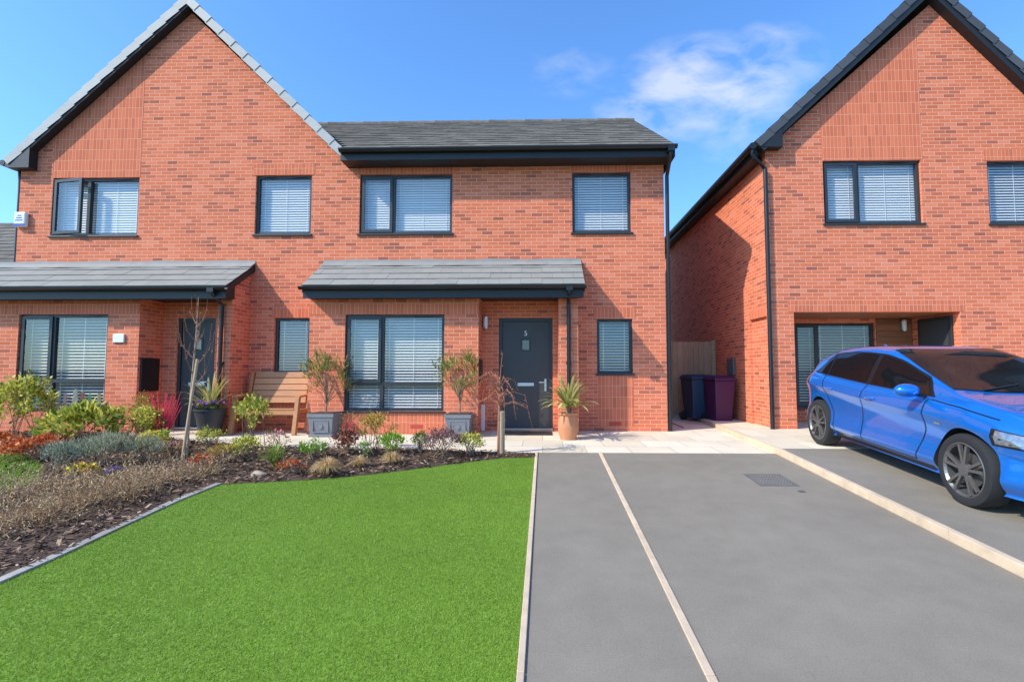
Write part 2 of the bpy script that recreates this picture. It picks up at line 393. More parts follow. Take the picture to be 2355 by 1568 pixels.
l1a, l1b = g2(1234, 1040), g2(1196, 1568); l2a, l2b = g2(1380, 1040), g2(1640, 1568)
def ext(a, b, y): t = (y-a[1])/(b[1]-a[1]); return (a[0]+t*(b[0]-a[0]), y)
gpoly('driveway', [ext(l1a, l1b, YP), ext(l1a, l1b, -2.9), (kx(-2.9), -2.9), (kx(2), 2), (kx(YP), YP)], .004, m_asph)
gpoly('road', [(-40, -9), (40, -9), (40, -2.96), (-40, -2.96)], -.02, m_asph)
RZ = .07
gpoly('raised_paving', [(kx(YP)+.06, YP-.0), (7.5, YP), (14, YP), (14, 16), (kx(16)+.06, 16), (kb[0][0]+.06, kb[0][1])], RZ, m_pave)
gpoly('raised_driveway', [(kx(-2.9)+.06, -2.9), (14, -2.9), (14, YP), (kx(YP)+.06, YP), (kx(2)+.06, 2)], RZ, m_asph)
def strip(name, pts, w, z0, z1, mat, seg=.9, gap=.004):
    mb = MB()
    for (a, b) in zip(pts[:-1], pts[1:]):
        a = Vector((a[0], a[1], 0)); b = Vector((b[0], b[1], 0)); L = (b-a).length; n = max(1, round(L/seg)); d = (b-a)/n; u = d.normalized()
        for i in range(n):
            p = a+d*i+u*gap/2; q = a+d*(i+1)-u*gap/2; s = Vector((-u.y, u.x, 0))*w/2
            v = [(e.x+k.x, e.y+k.y, zg(e.y, z)) for z in (z0, z1) for e, k in ((p, -s), (q, -s), (q, s), (p, s))]
            mb.add(v, [(0, 3, 2, 1), (4, 5, 6, 7), (0, 1, 5, 4), (1, 2, 6, 5), (2, 3, 7, 6), (3, 0, 4, 7)])
    o = mb.build(name, mat, bevel=.004); o['kind'] = 'structure'; return o
strip('kerb', [(kx(-2.9)+.035, -2.9), (kx(2)+.035, 2), (kx(YP)+.035, YP), (kb[0][0]+.035, kb[0][1]), (kx(14)+.035, 14)], .06, -.04, RZ+.008, m_kerb)
strip('path_edging', [ext(l2a, l2b, -2.9), l2a], .045, -.03, .012, m_kerb)
strip('lawn_edging', [ext(l1a, l1b, -2.9), l1a], .035, -.03, .018, m_kerb)
m_sett = pm('grey_sett', (.34, .30, .26), .85, var=.2, sc=12, island=.25, bump=.3)

lawn_px = [(1228, 1052), (1160, 1054), (1100, 1060), (950, 1080), (830, 1094), (700, 1105), (600, 1110), (500, 1115), (455, 1133), (400, 1155), (330, 1187), (250, 1224), (170, 1262), (100, 1294), (0, 1338), (-140, 1400)]
lawn = [g2(*p) for p in lawn_px]; lawn[0] = (ext(l1a, l1b, lawn[0][1])[0]-.02, lawn[0][1])
lawn_poly = lawn+[(lawn[-1][0]-.3, 1.6), (lawn[-1][0]-.3, 1.1), (ext(l1a, l1b, 1.1)[0]-.02, 1.1)]
front_ext = [(lawn[-1][0]-.3, 1.1), (lawn[-1][0]-.3, -2.9), (ext(l1a, l1b, -2.9)[0]-.02, -2.9), (ext(l1a, l1b, 1.1)[0]-.02, 1.1)]
strip('bed_edging', [(x-.0, y+.03) for x, y in lawn[7:]], .07, -.03, .022, m_sett, seg=.2)
gpoly('lawn_base', lawn_poly, .006, m_turf)
gpoly('front_turf', front_ext, .006, m_turf)
bed_px_top = [(-300, 975), (0, 980), (200, 985), (330, 1003), (480, 1016), (620, 1028), (740, 1030), (900, 1031), (1100, 1038), (1228, 1044)]
bed = [g2(*p) for p in bed_px_top]+lawn[:]+[(lawn[-1][0]-1.5, lawn[-1][1]-.4)]
gpoly('flower_bed', bed, .010, m_soil)

def inpoly(P, poly):
    x, y = P[:, 0], P[:, 1]; r = np.zeros(len(P), bool); n = len(poly)
    for i in range(n):
        x0, y0 = poly[i]; x1, y1 = poly[(i+1) % n]
        if y0 == y1: continue
        c = ((y0 > y) != (y1 > y)) & (x < (x1-x0)*(y-y0)/(y1-y0)+x0); r ^= c
    return r
def samp(poly, n):
    a = np.array(poly); lo = a.min(0); hi = a.max(0); out = []; c = 0
    while c < n:
        P = rng.uniform(lo, hi, (n, 2)); P = P[inpoly(P, poly)]; out.append(P); c += len(P)
    return np.concatenate(out)[:n]
def zgv(y, off): return off+SL*(np.minimum(np.maximum(y, -3), YP)-YP)
def unit(v): return v/np.maximum(np.linalg.norm(v, axis=-1, keepdims=True), 1e-9)
def grass(name, poly, dens_n, h0, h1, off, mat, w=.0045, pile=None):
    P2 = samp(poly, dens_n); n = len(P2); P = np.column_stack([P2, zgv(P2[:, 1], off)])
    h = rng.uniform(h0, h1, n); ww = rng.uniform(.7, 1.3, n)*w; lean = rng.uniform(.2, 1.1, n)
    ph = rng.uniform(0, 2*np.pi, n) if pile is None else pile+.5*np.sin(P2[:, 0]*1.3+P2[:, 1]*.8)+rng.normal(0, 1.0, n)
    th = ph+np.pi/2+rng.normal(0, .5, n)
    s = np.stack([np.cos(th), np.sin(th), 0*th], 1)*(ww/2)[:, None]
    tip = P+np.stack([np.cos(ph), np.sin(ph), 0*ph], 1)*(h*lean)[:, None]; tip[:, 2] += h
    return npmesh(name, np.stack([P-s, P+s, tip], 1), 3, mat)
o = grass('lawn_grass', lawn_poly, 560000, .006, .012, .006, m_grass, w=.0028, pile=R(75)); tag(o, 'smooth bright green artificial lawn beside the drive', 'grass', kind='stuff')
pl = [g2(-300, 1045), g2(0, 1040), g2(60, 1050), g2(100, 1075), g2(95, 1105), g2(30, 1130), g2(-300, 1190)]
gpoly('side_lawn', pl, .016, m_turf)
o = grass('neighbour_grass', pl, 30000, .02, .04, .016, LB, w=.006); tag(o, 'small patch of green lawn beyond the twiggy bed at the left edge', 'grass', kind='stuff')
P2 = samp(bed, 26000); n = len(P2); P = np.column_stack([P2, zgv(P2[:, 1], .018)+rng.uniform(0, .022, n)])
D = unit(np.column_stack([rng.normal(size=(n, 2)), rng.normal(0, .25, n)])); S = unit(np.cross(D, np.column_stack([rng.normal(0, .35, (n, 2)), np.ones(n)])))
L = rng.uniform(.015, .045, n)[:, None]; Wd = rng.uniform(.005, .013, n)[:, None]
V = np.stack([P-D*L-S*Wd*.6, P-D*L*.5+S*Wd, P+D*L+S*Wd*.5, P+D*L*.7-S*Wd], 1)
o = npmesh('bark_mulch', V, 4, m_chip); tag(o, 'loose dark brown bark chips covering the flower bed', 'mulch', kind='stuff')

# ------------------------------------------------------------------ windows and doors
def grow(r, a): return (r[0]-a, r[1]+a, r[2]-a, r[3]+a)
def window(root, r, Y, cells=((0, 1, 0, 1, 0),), tilt=66, pitch=.046, slat=.05, label=None, sill=True):
    x0, x1, z0, z1 = r; w = x1-x0; h = z1-z0; b = .05; m = .03
    cr = []
    for (a, c, e, g, s) in cells:
        cx0 = x0+w*a+(b if a == 0 else m); cx1 = x0+w*c-(b if c == 1 else m); cz0 = z0+h*e+(b if e == 0 else m); cz1 = z0+h*g-(b if g == 1 else m)
        cr.append((cx0, cx1, cz0, cz1, s))
    mb = MB().plate(x0+.002, x1-.002, z0+.002, z1-.002, [c[:4] for c in cr], Y+.045, Y+.115)
    fr = mb.build('window', m_frame, root, bevel=.004)
    if label: fr['label'] = label
    for c in cr:
        i = c[:4]
        if c[4] == 1:
            o_ = grow(i, .018); i2 = grow(i, -.035)
            MB().plate(*o_, [i2], Y+.022, Y+.0448).build('sash', m_frame, fr, bevel=.004); i = i2
            MB().pane(i[0], i[1], Y+.036, i[2], i[3]).build('glass', m_glass, fr)
        elif c[4] == 2:   # sash standing open, hinged on its left
            ang = R(9); oo = grow(i, .018)
            def turn(q): q.v = [(oo[0]+x*math.cos(ang)+y*math.sin(ang), Y-x*math.sin(ang)+y*math.cos(ang), z) for x, y, z in q.v]; return q
            turn(MB().plate(0, oo[1]-oo[0], oo[2], oo[3], [(.055, oo[1]-oo[0]-.055, oo[2]+.055, oo[3]-.055)], 0, .045)).build('sash', m_frame, fr)
            turn(MB().pane(.055, oo[1]-oo[0]-.055, .02, oo[2]+.055, oo[3]-.055)).build('glass', m_glass, fr)
        else: MB().pane(i[0], i[1], Y+.075, i[2], i[3]).build('glass', m_glass, fr)
    a = R(tilt)
    for xa, xb in (((x0+.03, x1-.03),) if len(cells) == 1 else ((x0+.03, x0+w*cells[0][1]-.004), (x0+w*cells[0][1]+.004, x1-.03))):
        bl = MB(); z = z0+.05
        while z < z1-.03:
            bl.poly([(xa, Y+.13, z), (xb, Y+.13, z), (xb, Y+.13+slat*math.cos(a), z+slat*math.sin(a)), (xa, Y+.13+slat*math.cos(a), z+slat*math.sin(a))]); z += pitch
        nc = max(1, int((xb-xa)/.45))
        for k in range(nc+1):
            xx = xa+.1+(xb-xa-.2)*k/nc; bl.box(xx-.004, xx+.004, Y+.123, Y+.126, z0+.03, z1-.03)
        bl.build('blind', m_blind, fr)
    MB().box(x0+.003, x1-.003, Y+.30, Y+.31, z0, z1).build('room_shade', m_room, fr)
    if sill: MB().box(x0-.03, x1+.03, Y-.035, Y+.044, z0-.035, z0-.001).build('sill', m_frame, fr, bevel=.004)
    for f in (.12, .68): MB().box(x0+w*f, x0+w*(f+.2), Y+.018, Y+.0215, z1-.033, z1-.016).build('trickle_vent', m_black, fr)
    return fr
def textmesh(name, body, size, mat, parent, loc):
    cu = bpy.data.curves.new(name, 'FONT'); cu.body = body; cu.size = size; cu.extrude = .003; cu.align_x = 'CENTER'; cu.align_y = 'CENTER'
    t = bpy.data.objects.new(name+'_curve', cu); COL.objects.link(t); bpy.context.view_layer.update()
    me = bpy.data.meshes.new_from_object(t.evaluated_get(bpy.context.evaluated_depsgraph_get())); bpy.data.objects.remove(t)
    me.transform(Matrix.Translation(Vector(loc)-OFF[parent.name]) @ Matrix.Rotation(math.pi/2, 4, 'X'))
    me.materials.clear(); return finish(name, me, mat, parent)
def door(root, r, Y, number=None):
    x0, x1, z0, z1 = r
    fr = MB().plate(x0+.002, x1-.002, z0, z1-.002, [(x0+.06, x1-.06, z0+.03, z1-.06)], Y+.03, Y+.12).build('door', m_frame, root, bevel=.004)
    a, b = x0+.062, x1-.062; cx = (a+b)/2; zt = z1-.064
    wn = (cx-.065, cx+.065, zt-.52, zt-.34)
    lf = MB().plate(a, b, z0+.035, zt, [wn], Y+.06, Y+.105)
    for k in range(1, 5):
        xx = a+(b-a)*k/5; lf.box(xx-.004, xx+.004, Y+.058, Y+.0605, z0+.1, zt-.62)
    lf.build('leaf', m_door, fr)
    MB().plate(wn[0]-.03, wn[1]+.03, wn[2]-.03, wn[3]+.03, [wn], Y+.05, Y+.0595).build('light_frame', m_frame, fr)
    MB().pane(wn[0], wn[1], Y+.08, wn[2], wn[3]).build('glass', m_glass, fr); MB().box(wn[0]-.01, wn[1]+.01, Y+.107, Y+.11, wn[2], wn[3]).build('door_back', m_dark, fr)
    zl = z0+.82
    MB().box(cx-.15, cx+.15, Y+.045, Y+.0595, zl-.03, zl+.03).build('letter_plate', m_silver, fr, bevel=.004)
    hx = b-.07
    MB().box(hx-.018, hx+.018, Y+.048, Y+.0595, zl-.12, zl+.1).tube([(hx, Y+.05, zl+.04), (hx, Y+.0, zl+.04), (hx-.12, Y+.0, zl+.04)], .011, 8).build('handle', m_silver, fr)
    MB().box(x0, x1, Y-.03, Y+.029, z0, z0+.028).build('threshold', m_silver, fr)
    if number: textmesh('door_number', number, .13, m_white, fr, (cx, Y+.055, zt-.22))
    return fr
def soldier(root, r, Y): return MB().box(r[0], r[1], Y-.005, Y+.02, r[2], r[3]).build('soldier_course', m_sold, root)
def lamp(root, px, py, Y):
    p = onY(px, py, Y); x, z = p.x, p.z
    l = MB().box(x-.035, x+.035, Y-.02, Y, z-.1, z+.1).tube([(x, Y, z-.04), (x, Y-.075, z-.04)], .012, 8).lathe([(0, -.02), (.05, -.02), (.05, 0), (0, 0)], (x, Y-.09, z-.09), 16).lathe([(.05, .0), (.05, .03), (0, .04)], (x, Y-.09, z+.075), 16).build('wall_lamp', m_silver, root)
    MB().lathe([(0, 0), (.042, 0), (.042, .16), (0, .16)], (x, Y-.09, z-.085), 20).build('lamp_shade', m_opal, l, smooth=True)
def tiles(mb, x0, x1, e, r, n, tw, th=.022):
    e = Vector((0, *e)); r = Vector((0, *r)); d = (r-e); nv = Vector((0, -d.z, d.y)).normalized()
    if nv.z < 0: nv = -nv
    for k in range(n):
        a = e+d*k/n; b = e+d*min(1, (k+1.12)/n)
        xs = x0(a.z) if callable(x0) else x0
        m = max(1, round((x1-xs)/tw)+1)
        edges = [x1-tw*(i+(.5 if k % 2 else 0)) for i in range(m+2)]
        edges = sorted({min(max(q, xs), x1) for q in edges}|{x1, xs})
        for xa, xb in zip(edges[:-1], edges[1:]):
            if xb-xa < .02: continue
            j = random.uniform(-.003, .003); xa2 = xa+.0015; xb2 = xb-.0015
            A0 = a; A1 = a+nv*(th+j); B1 = b+nv*(.004+j)
            P = lambda x, q: (x, q.y, q.z)
            n0 = len(mb.v); mb.v += [P(xa2, A0), P(xb2, A0), P(xb2, A1), P(xa2, A1), P(xb2, B1), P(xa2, B1)]
            mb.f += [(n0, n0+1, n0+2, n0+3), (n0+3, n0+2, n0+4, n0+5), (n0, n0+3, n0+5), (n0+1, n0+4, n0+2)]
    return mb
def gutter(mb, x0, x1, y, z, r=.055):
    n = 8; out = [(r*math.cos(math.pi+math.pi*k/n), r*math.sin(math.pi+math.pi*k/n)) for k in range(n+1)]
    inn = [(a*.85, b*.85) for a, b in reversed(out)]
    return mb.prism_yz([(y+a, z+b) for a, b in out+inn], x0, x1)

# ------------------------------------------------------------------ semi-detached pair
xL = onY(42, 500, YM).x; xP = onY(800, 400, YM).x; xR = onY(1530, 650, YM).x
zE = onY(800, 372, YM).z; base_l = Vector(((xL+xP)/2, YM, 0)); base_r = Vector(((xP+xR)/2, YM, 0))
hl = thing('brick_house', base_l, 'red brick house with a tall front gable and door number 3', 'house')
hr = thing('brick_house', base_r, 'red brick house with a low dark tiled roof and door number 5', 'house')
W1 = rect(119, 318, 408, 541, YM); W2 = rect(587, 716, 402, 538, YM); W7 = rect(630, 712, 730, 857, YM)
W3 = rect(827, 1040, 400, 536, YM); W4 = rect(1316, 1451, 395, 534, YM); W8 = rect(1373, 1455, 732, 858, YM)
W5 = rect(792, 1021, 722, 944, YB); W6 = rect(38, 244, 722, 935, YB)
D5 = list(rect(1147, 1271, 730, 990, YM)); D3 = list(rect(404, 492, 730, 985, YM)); D5[2] = .02; D3[2] = .02
DEP = 7.5
apx = onY(430, 18, YM)
w = MB().plate(xL, xP, 0, zE, [W1, W2, W7, D3], YM, YM+.12)
w.prism_xz([(xL, zE), (xP, zE), (apx.x, apx.z)], YM, YM+.12)
w.box(xL, xL+.12, YM+.12, YM+DEP, 0, zE); w.box(xL, xP, YM+DEP-.1, YM+DEP, 0, zE); w.box(xP-.1, xP, YM+.121, YM+DEP-.1, 0, zE)
w.build('wall', m_brick, hl)
w = MB().plate(xP, xR, 0, zE+.12, [W3, W4, W8, D5], YM, YM+.12)
w.box(xR-.12, xR, YM+.12, YM+DEP, 0, zE+.12); w.box(xP, xR-.12, YM+DEP-.1, YM+DEP, 0, zE+.12)
w.prism_yz([(YM+.12, zE+.12), (YM+DEP, zE+.12), (YM+3.9, zE+2.0)], xR-.119, xR-.001)
w.build('wall', m_brick, hr)
zf = onY(600, 620, YM).z
for root, a, b in ((hl, xL+.13, xP-.11), (hr, xP+.01, xR-.13)):
    MB().box(a, b, YM+.125, YM+DEP-.11, zf, zf+.1).build('inner_floor', m_dark, root)
    MB().box(a, b, YM+.125, YM+DEP-.11, zE-.05, zE-.02).build('inner_ceiling', m_dark, root)
PYE = YB-.30; PTOP = onY(900, 606, YM).z; PEAV = onY(900, 655, PYE).z; PSL = (PTOP-PEAV)/(YM-PYE)
def pz(y): return PEAV+(y-PYE)*PSL
def bay(root, pxa, pxb, pp0, pp1, hole):
    xa = onY(pxa, 850, YB).x; xb = onY(pxb, 850, YB).x; p0 = onY(pp0, 850, YB).x; p1 = onY(pp1, 850, YB).x; zt = pz(YB)-.05
    b = MB().plate(xa, xb, 0, zt, [hole], YB, YB+.12)
    b.prism_yz([(YB+.12, 0), (YM-.001, 0), (YM-.001, pz(YM)-.05), (YB+.12, pz(YB+.12)-.05)], xa, xa+.1).box(xb-.1, xb, YB+.12, YM-.001, 0, zt)
    b.build('porch_wall', m_brick, root)
    MB().prism_yz([(YB, 0), (YM-.001, 0), (YM-.001, pz(YM)-.04), (YB, pz(YB)-.04)], p0, p1).build('porch_pier', m_brick, root)
    MB().box(xa+.11, xb-.11, YB+.33, YB+.36, .02, zt-.02).build('bay_back', m_room, root)
    return xa, xb, p0, p1, zt
bl = bay(hl, -150, 316, 497, 528, W6); br = bay(hr, 709, 1100, 1285, 1330, W5)
def porch(root, pl, pr, bb):
    x0 = onY(pl, 606, YM).x; x1 = onY(pr, 604, YM).x
    pr_ = tiles(MB(), x0, x1, (PYE, PEAV), (YM-.004, PTOP), 4, .36, th=.02).build('porch_roof', m_ptile, root)
    MB().prism_yz([(YB+.12, pz(YB+.12)-.05), (YM-.003, PTOP-.05), (YM-.003, PEAV-.16), (YB+.12, PEAV-.16)], bb[0]+.101, bb[2]-.001).build('porch_ceiling', m_fasc, pr_)
    MB().prism_yz([(PYE+.06, PEAV-.02), (YB-.001, pz(YB)-.035), (YB-.001, PEAV-.19), (PYE+.06, PEAV-.19)], x0+.032, x1-.032).build('soffit', m_fasc, pr_)
    for q in (x0, x1-.03): MB().prism_yz([(PYE+.03, PEAV-.0), (YM-.003, PTOP-.02), (YM-.003, PTOP-.13), (PYE+.03, PEAV-.12)], q+.001, q+.029).build('barge_board', m_fasc, pr_)
    MB().box(x0+.02, x1-.02, PYE+.03, PYE+.058, PEAV-.21, PEAV-.015).build('fascia', m_fasc, pr_)
    gutter(MB(), x0-.02, x1+.02, PYE-.03, PEAV-.02, .055).build('gutter', m_black, pr_)
    fl = MB(); n = 40
    j = lambda q: .012*math.sin(q*5.1)+.006*math.sin(q*17)
    for i in range(n):
        a = x0+(x1-x0)*i/n; b = x0+(x1-x0)*(i+1)/n
        fl.poly([(a, YM-.15+j(a), pz(YM-.15)+.033), (b, YM-.15+j(b), pz(YM-.15)+.033), (b, YM-.012, PTOP+.03), (a, YM-.012, PTOP+.03)])
        fl.poly([(a, YM-.012, PTOP+.03), (b, YM-.012, PTOP+.03), (b, YM-.008, PTOP+.08+j(b)*.6), (a, YM-.008, PTOP+.08+j(a)*.6)])
    fl.build('flashing', m_lead, pr_)
porch(hl, -190, 588, bl); porch(hr, 745, 1336, br)
ye = PYE; ev = PEAV
def downpipe(root, x, y, z0, ytop, ztop, r=.034):
    MB().tube([(x, ytop, ztop), (x, ytop, ztop-.08), (x, y, ztop-.25), (x, y, z0)], r, 10).box(x-.045, x+.045, y-.012, y+.05, 1.2, 1.24).box(x-.055, x+.055, ytop-.055, ytop+.055, ztop-.07, ztop+.0).build('downpipe', m_black, root, smooth=True)
downpipe(hl, onY(506, 800, YB-.06).x, YB-.05, 0, ye-.03, ev-.04); downpipe(hr, onY(1308, 800, YB-.06).x, YB-.05, 0, ye-.03, ev-.04)
SB = ((0, .36, 0, 1, 1), (.36, 1, 0, 1, 0))
window(hl, W1, YM, ((0, .40, 0, 1, 2), (.40, 1, 0, 1, 0)), tilt=60, pitch=.048)
window(hl, W2, YM, tilt=58, pitch=.048); window(hl, W7, YM, tilt=30, pitch=.052)
window(hr, W3, YM, SB, tilt=62, pitch=.047); window(hr, W4, YM, tilt=56, pitch=.048); window(hr, W8, YM, tilt=28, pitch=.052)
GB = ((0, .37, .28, 1, 1), (.37, 1, .28, 1, 0), (0, .37, 0, .28, 0), (.37, 1, 0, .28, 0))
w5 = window(hr, W5, YB, GB, tilt=38, pitch=.05); w6 = window(hl, W6, YB, GB, tilt=28, pitch=.056)
door(hr, D5, YM, '5'); door(hl, D3, YM, '3')
lamp(hr, 1118, 742, YM); lamp(hl, 365, 742, YM)
cols = [(.22, .05, .04), (.06, .20, .06), (.30, .24, .08), (.05, .16, .20), (.20, .08, .10), (.30, .28, .22)]
for k in range(9):
    xx = W6[0]+.20+k*.155+random.uniform(-.03, .03); sc_ = random.uniform(.5, .75); dec = MB().lathe([(0, 0), (.06*sc_, 0), (.075*sc_, .1*sc_), (.05*sc_, .2*sc_), (.06*sc_, .27*sc_), (.045*sc_, .33*sc_), (0, .35*sc_)], (xx, YB+.11, W6[2]+.05), 10)
    dec.v = [(x, YB+.11+(y-YB-.11)*.1, z) for x, y, z in dec.v]
    dec.build('paper_cutout', pm('cutout_paper_'+'abcdefghi'[k], cols[k % 6], .7, var=.6, sc=22), w6)
hgt = .205
for r in (W2, W7): soldier(hl, (r[0]-.05, min(r[1]+.05, xP-.001), r[3]+.001, r[3]+hgt), YM)
for r in (W3, W4, W8): soldier(hr, (max(r[0]-.05, xP+.001), r[1]+.05, r[3]+.001, r[3]+hgt), YM)
soldier(hr, (W8[0], W8[1], .08, W8[2]-.036), YM); soldier(hl, (W7[0], W7[1], .3, W7[2]-.036), YM)
soldier(hr, (br[0]+.001, br[1]-.001, W5[3]+.001, W5[3]+.20), YB); soldier(hr, (W5[0], W5[1], .02, W5[2]-.036), YB)
soldier(hl, (bl[0]+.001, bl[1]-.001, W6[3]+.001, W6[3]+.20), YB); soldier(hl, (W6[0], W6[1], .02, W6[2]-.036), YB)
slL = (apx.z-zE)/(apx.x-xL); xa, xb = W1[0]-.02, onY(330, 250, YM).x
MB().prism_xz([(xa, W1[3]+.001), (xb, W1[3]+.001), (xb, zE+slL*(xb-xL)-.02), (xa, zE+slL*(xa-xL)-.02)], YM-.003, YM+.02).build('soldier_panel', m_sold, hl)
m_air = pm('air_brick_clay', (.45, .06, .035), .7)
for root, X, yy in ((hr, onY(958, 980, YB).x, YB), (hr, onY(1415, 975, YM).x, YM)):
    MB().box(X-.11, X+.11, yy-.008, yy+.02, .10, .17).build('air_brick', m_air, root)
p = onY(54, 506, YM)
al = MB().box(p.x-.11, p.x+.11, YM-.08, YM, p.z-.14, p.z+.14).build('alarm_box', m_white, hl, bevel=.02)
lg = MB().box(p.x-.11, p.x+.11, YM-.0815, YM-.079, p.z-.13, p.z-.085)
for i in range(3): lg.box(p.x-.075+.02*i, p.x+.07-.015*i, YM-.0815, YM-.079, p.z-.03+.045*i, p.z-.01+.045*i)
lg.build('alarm_marking', m_blue, al)
p = onY(275, 777, YB); MB().box(p.x-.10, p.x+.10, YB-.03, YB, p.z-.075, p.z+.075).build('plaque', m_white, hl, bevel=.008)
xs_ = bl[1]; MB().box(xs_, xs_+.03, YB+.05, YB+.47, onY(330, 900, YB).z, onY(330, 822, YB).z).build('meter_box', m_black, hl, bevel=.01)
xs_ = br[1]; MB().box(xs_, xs_+.03, YB+.1, YB+.4, onY(1100, 880, YB).z, onY(1100, 825, YB).z).build('meter_box', m_black, hr, bevel=.01)
MB().box(onY(1105, 900, YM).x-.02, onY(1105, 900, YM).x+.09, YM-.09, YM-.001, 0.01, .48).build('duct_cover', m_white, hr, bevel=.01)
# gable roof of the left house
yv = YM-.17
aL = onY(8, 366, yv); aT = onY(430, -14, yv); aR = onY(797, 350, yv)
rf = MB().prism_xz([(aL.x, aL.z), (aT.x, aT.z), (aT.x, aT.z-.10), (aL.x+.07, aL.z-.05)], yv+.03, YM+DEP).prism_xz([(aT.x, aT.z), (aR.x, aR.z), (aR.x-.07, aR.z-.05), (aT.x, aT.z-.10)], yv+.03, YM+DEP).build('roof', m_tile, hl)
def caps(a, b, y0, y1, w, seg, mat, parent):
    a = Vector((a.x, 0, a.z)); b = Vector((b.x, 0, b.z)); d = (b-a); L = d.length; d.normalize(); n = round(L/seg)
    nv = Vector((-d.z, 0, d.x)); nv = nv if nv.z > 0 else -nv; mb = MB()
    for i in range(n):
        p = a+d*(L*i/n); q = a+d*(L*(i+1)/n+.02)
        v = []
        for e, o_, yy in ((p, .020, y0-.010), (q, .004, y0)):
            for k in ((yy, o_), (y1, o_), (y1, o_-w*.3), (yy, o_-w)):
                c = e+nv*k[1]; v.append((c.x, k[0], c.z))
        mb.add(v, [(0, 1, 2, 3), (7, 6, 5, 4), (0, 4, 5, 1), (1, 5, 6, 2), (2, 6, 7, 3), (3, 7, 4, 0)])
    return mb.build('verge_cap', mat, parent)
caps(aL, aT, yv, yv+.12, .15, .34, m_verge, rf); caps(aR, aT, yv, yv+.12, .15, .34, m_verge, rf)
def barge(a, b, y0, w, off, mat, parent, th=.10):
    d = Vector((b.x-a.x, 0, b.z-a.z)).normalized(); nv = Vector((-d.z, 0, d.x)); nv = nv if nv.z > 0 else -nv
    p = [(a.x-nv.x*off, a.z-nv.z*off), (b.x-nv.x*off, b.z-nv.z*off), (b.x-nv.x*(off+w), b.z-nv.z*(off+w)), (a.x-nv.x*(off+w), a.z-nv.z*(off+w))]
    MB().prism_xz(p, y0, y0+th).build('barge_board', mat, parent)
barge(aL, aT, yv+.012, .08, .10, m_fasc, rf, .15); barge(aR, aT, yv+.02, .03, .11, m_fasc, rf, .14)
ex = onY(66, 360, yv).x; zb_ = onY(40, 384, yv).z
MB().prism_xz([(aL.x+.01, aL.z-.07), (ex, aL.z+(ex-aL.x)*.85-.1), (ex, zb_), (aL.x+.06, zb_), (aL.x+.01, zb_+.06)], yv+.005, YM-.001).build('eave_box', m_fasc, rf)
MB().tube([(aL.x-.03, yv, aL.z-.06), (aL.x-.03, YM+DEP, aL.z-.06)], .055, 10).build('gutter', m_black, rf)
MB().tube([(onY(42, 390, YM).x-.02, YM+.05, zb_+.03), (onY(42, 400, YM).x, YM+.05, zb_-.2), (xL-.05, YM+.05, zb_-.35), (xL-.05, YM+.05, 0)], .034, 10).build('downpipe', m_black, hl, smooth=True)
# main roof of the right house
gsl = (aT.z-aR.z)/(aR.x-aT.x)
def xval(z): return aR.x-max(z-aR.z, 0)/gsl-.02
ye5 = YM-.40; xe = onY(1555, 330, ye5).x; ze5 = onY(1200, 336, ye5).z
d = ray(1457, 277); t = xe/d.x; yr5 = d.y*t; zr5 = ZC+d.z*t
rf5 = tiles(MB(), xval, xe-.03, (ye5, ze5), (yr5, zr5), 15, .30, th=.02).build('roof', m_tile, hr)
mb = MB(); xv0, xv1 = xval(ze5), xval(zr5); xq = xe-.05
tp = [(xv0, ye5+.02, ze5-.006), (xq, ye5+.02, ze5-.006), (xq, yr5, zr5-.012), (xv1, yr5, zr5-.012)]
mb.add(tp+[(x, y, z-.08) for x, y, z in tp], [(0, 1, 2, 3), (7, 6, 5, 4), (0, 4, 5, 1), (1, 5, 6, 2), (2, 6, 7, 3), (3, 7, 4, 0)])
mb.poly([(xv1, yr5, zr5-.012), (xq, yr5, zr5-.012), (xq, 2*yr5-ye5, ze5), (xv1, 2*yr5-ye5, ze5)])
mb.build('roof_core', m_fasc, rf5)
rg = MB()
for i in range(18):
    xa_ = xv1+(xe-xv1)*i/18; xb_ = xv1+(xe-xv1)*(i+1)/18; rg.tube([(xa_, yr5, zr5-.03), (xb_+.01, yr5, zr5-.035)], [.10, .092], 10)
rg.build('ridge_tile', m_tile, rf5, smooth=True)
xf = aR.x-.03
MB().box(xf, xe-.03, ye5+.04, ye5+.066, ze5-.20, ze5-.03).build('fascia', m_fasc, rf5)
MB().box(xf, xe-.06, ye5+.068, YM-.001, ze5-.20, ze5-.17).build('soffit', m_fasc, rf5)
gutter(MB(), xf, xe+.01, ye5-.025, ze5-.02, .06).build('gutter', m_black, rf5)
MB().prism_yz([(ye5+.0, ze5-.215), (ye5+.0, ze5-.03), (yr5, zr5-.05), (yr5, zr5-.2), (YM+.4, ze5-.215)], xe-.055, xe-.02).build('barge_board', m_fasc, rf5)
MB().prism_yz([(ye5, ze5+.0), (yr5, zr5+.02), (yr5, zr5-.06), (ye5, ze5-.06)], xe-.02, xe+.0).build('verge_cap', m_dverge, rf5)
xx = onY(1535, 600, YM).x
MB().tube([(xe-.1, ye5-.02, ze5-.06), (xe-.1, ye5-.02, ze5-.16), (xx+.01, YM-.02, ze5-.42), (xx+.01, YM+.03, 0)], .036, 10).box(xe-.16, xe-.04, ye5-.08, ye5+.03, ze5-.14, ze5-.05).build('downpipe', m_black, hr, smooth=True)

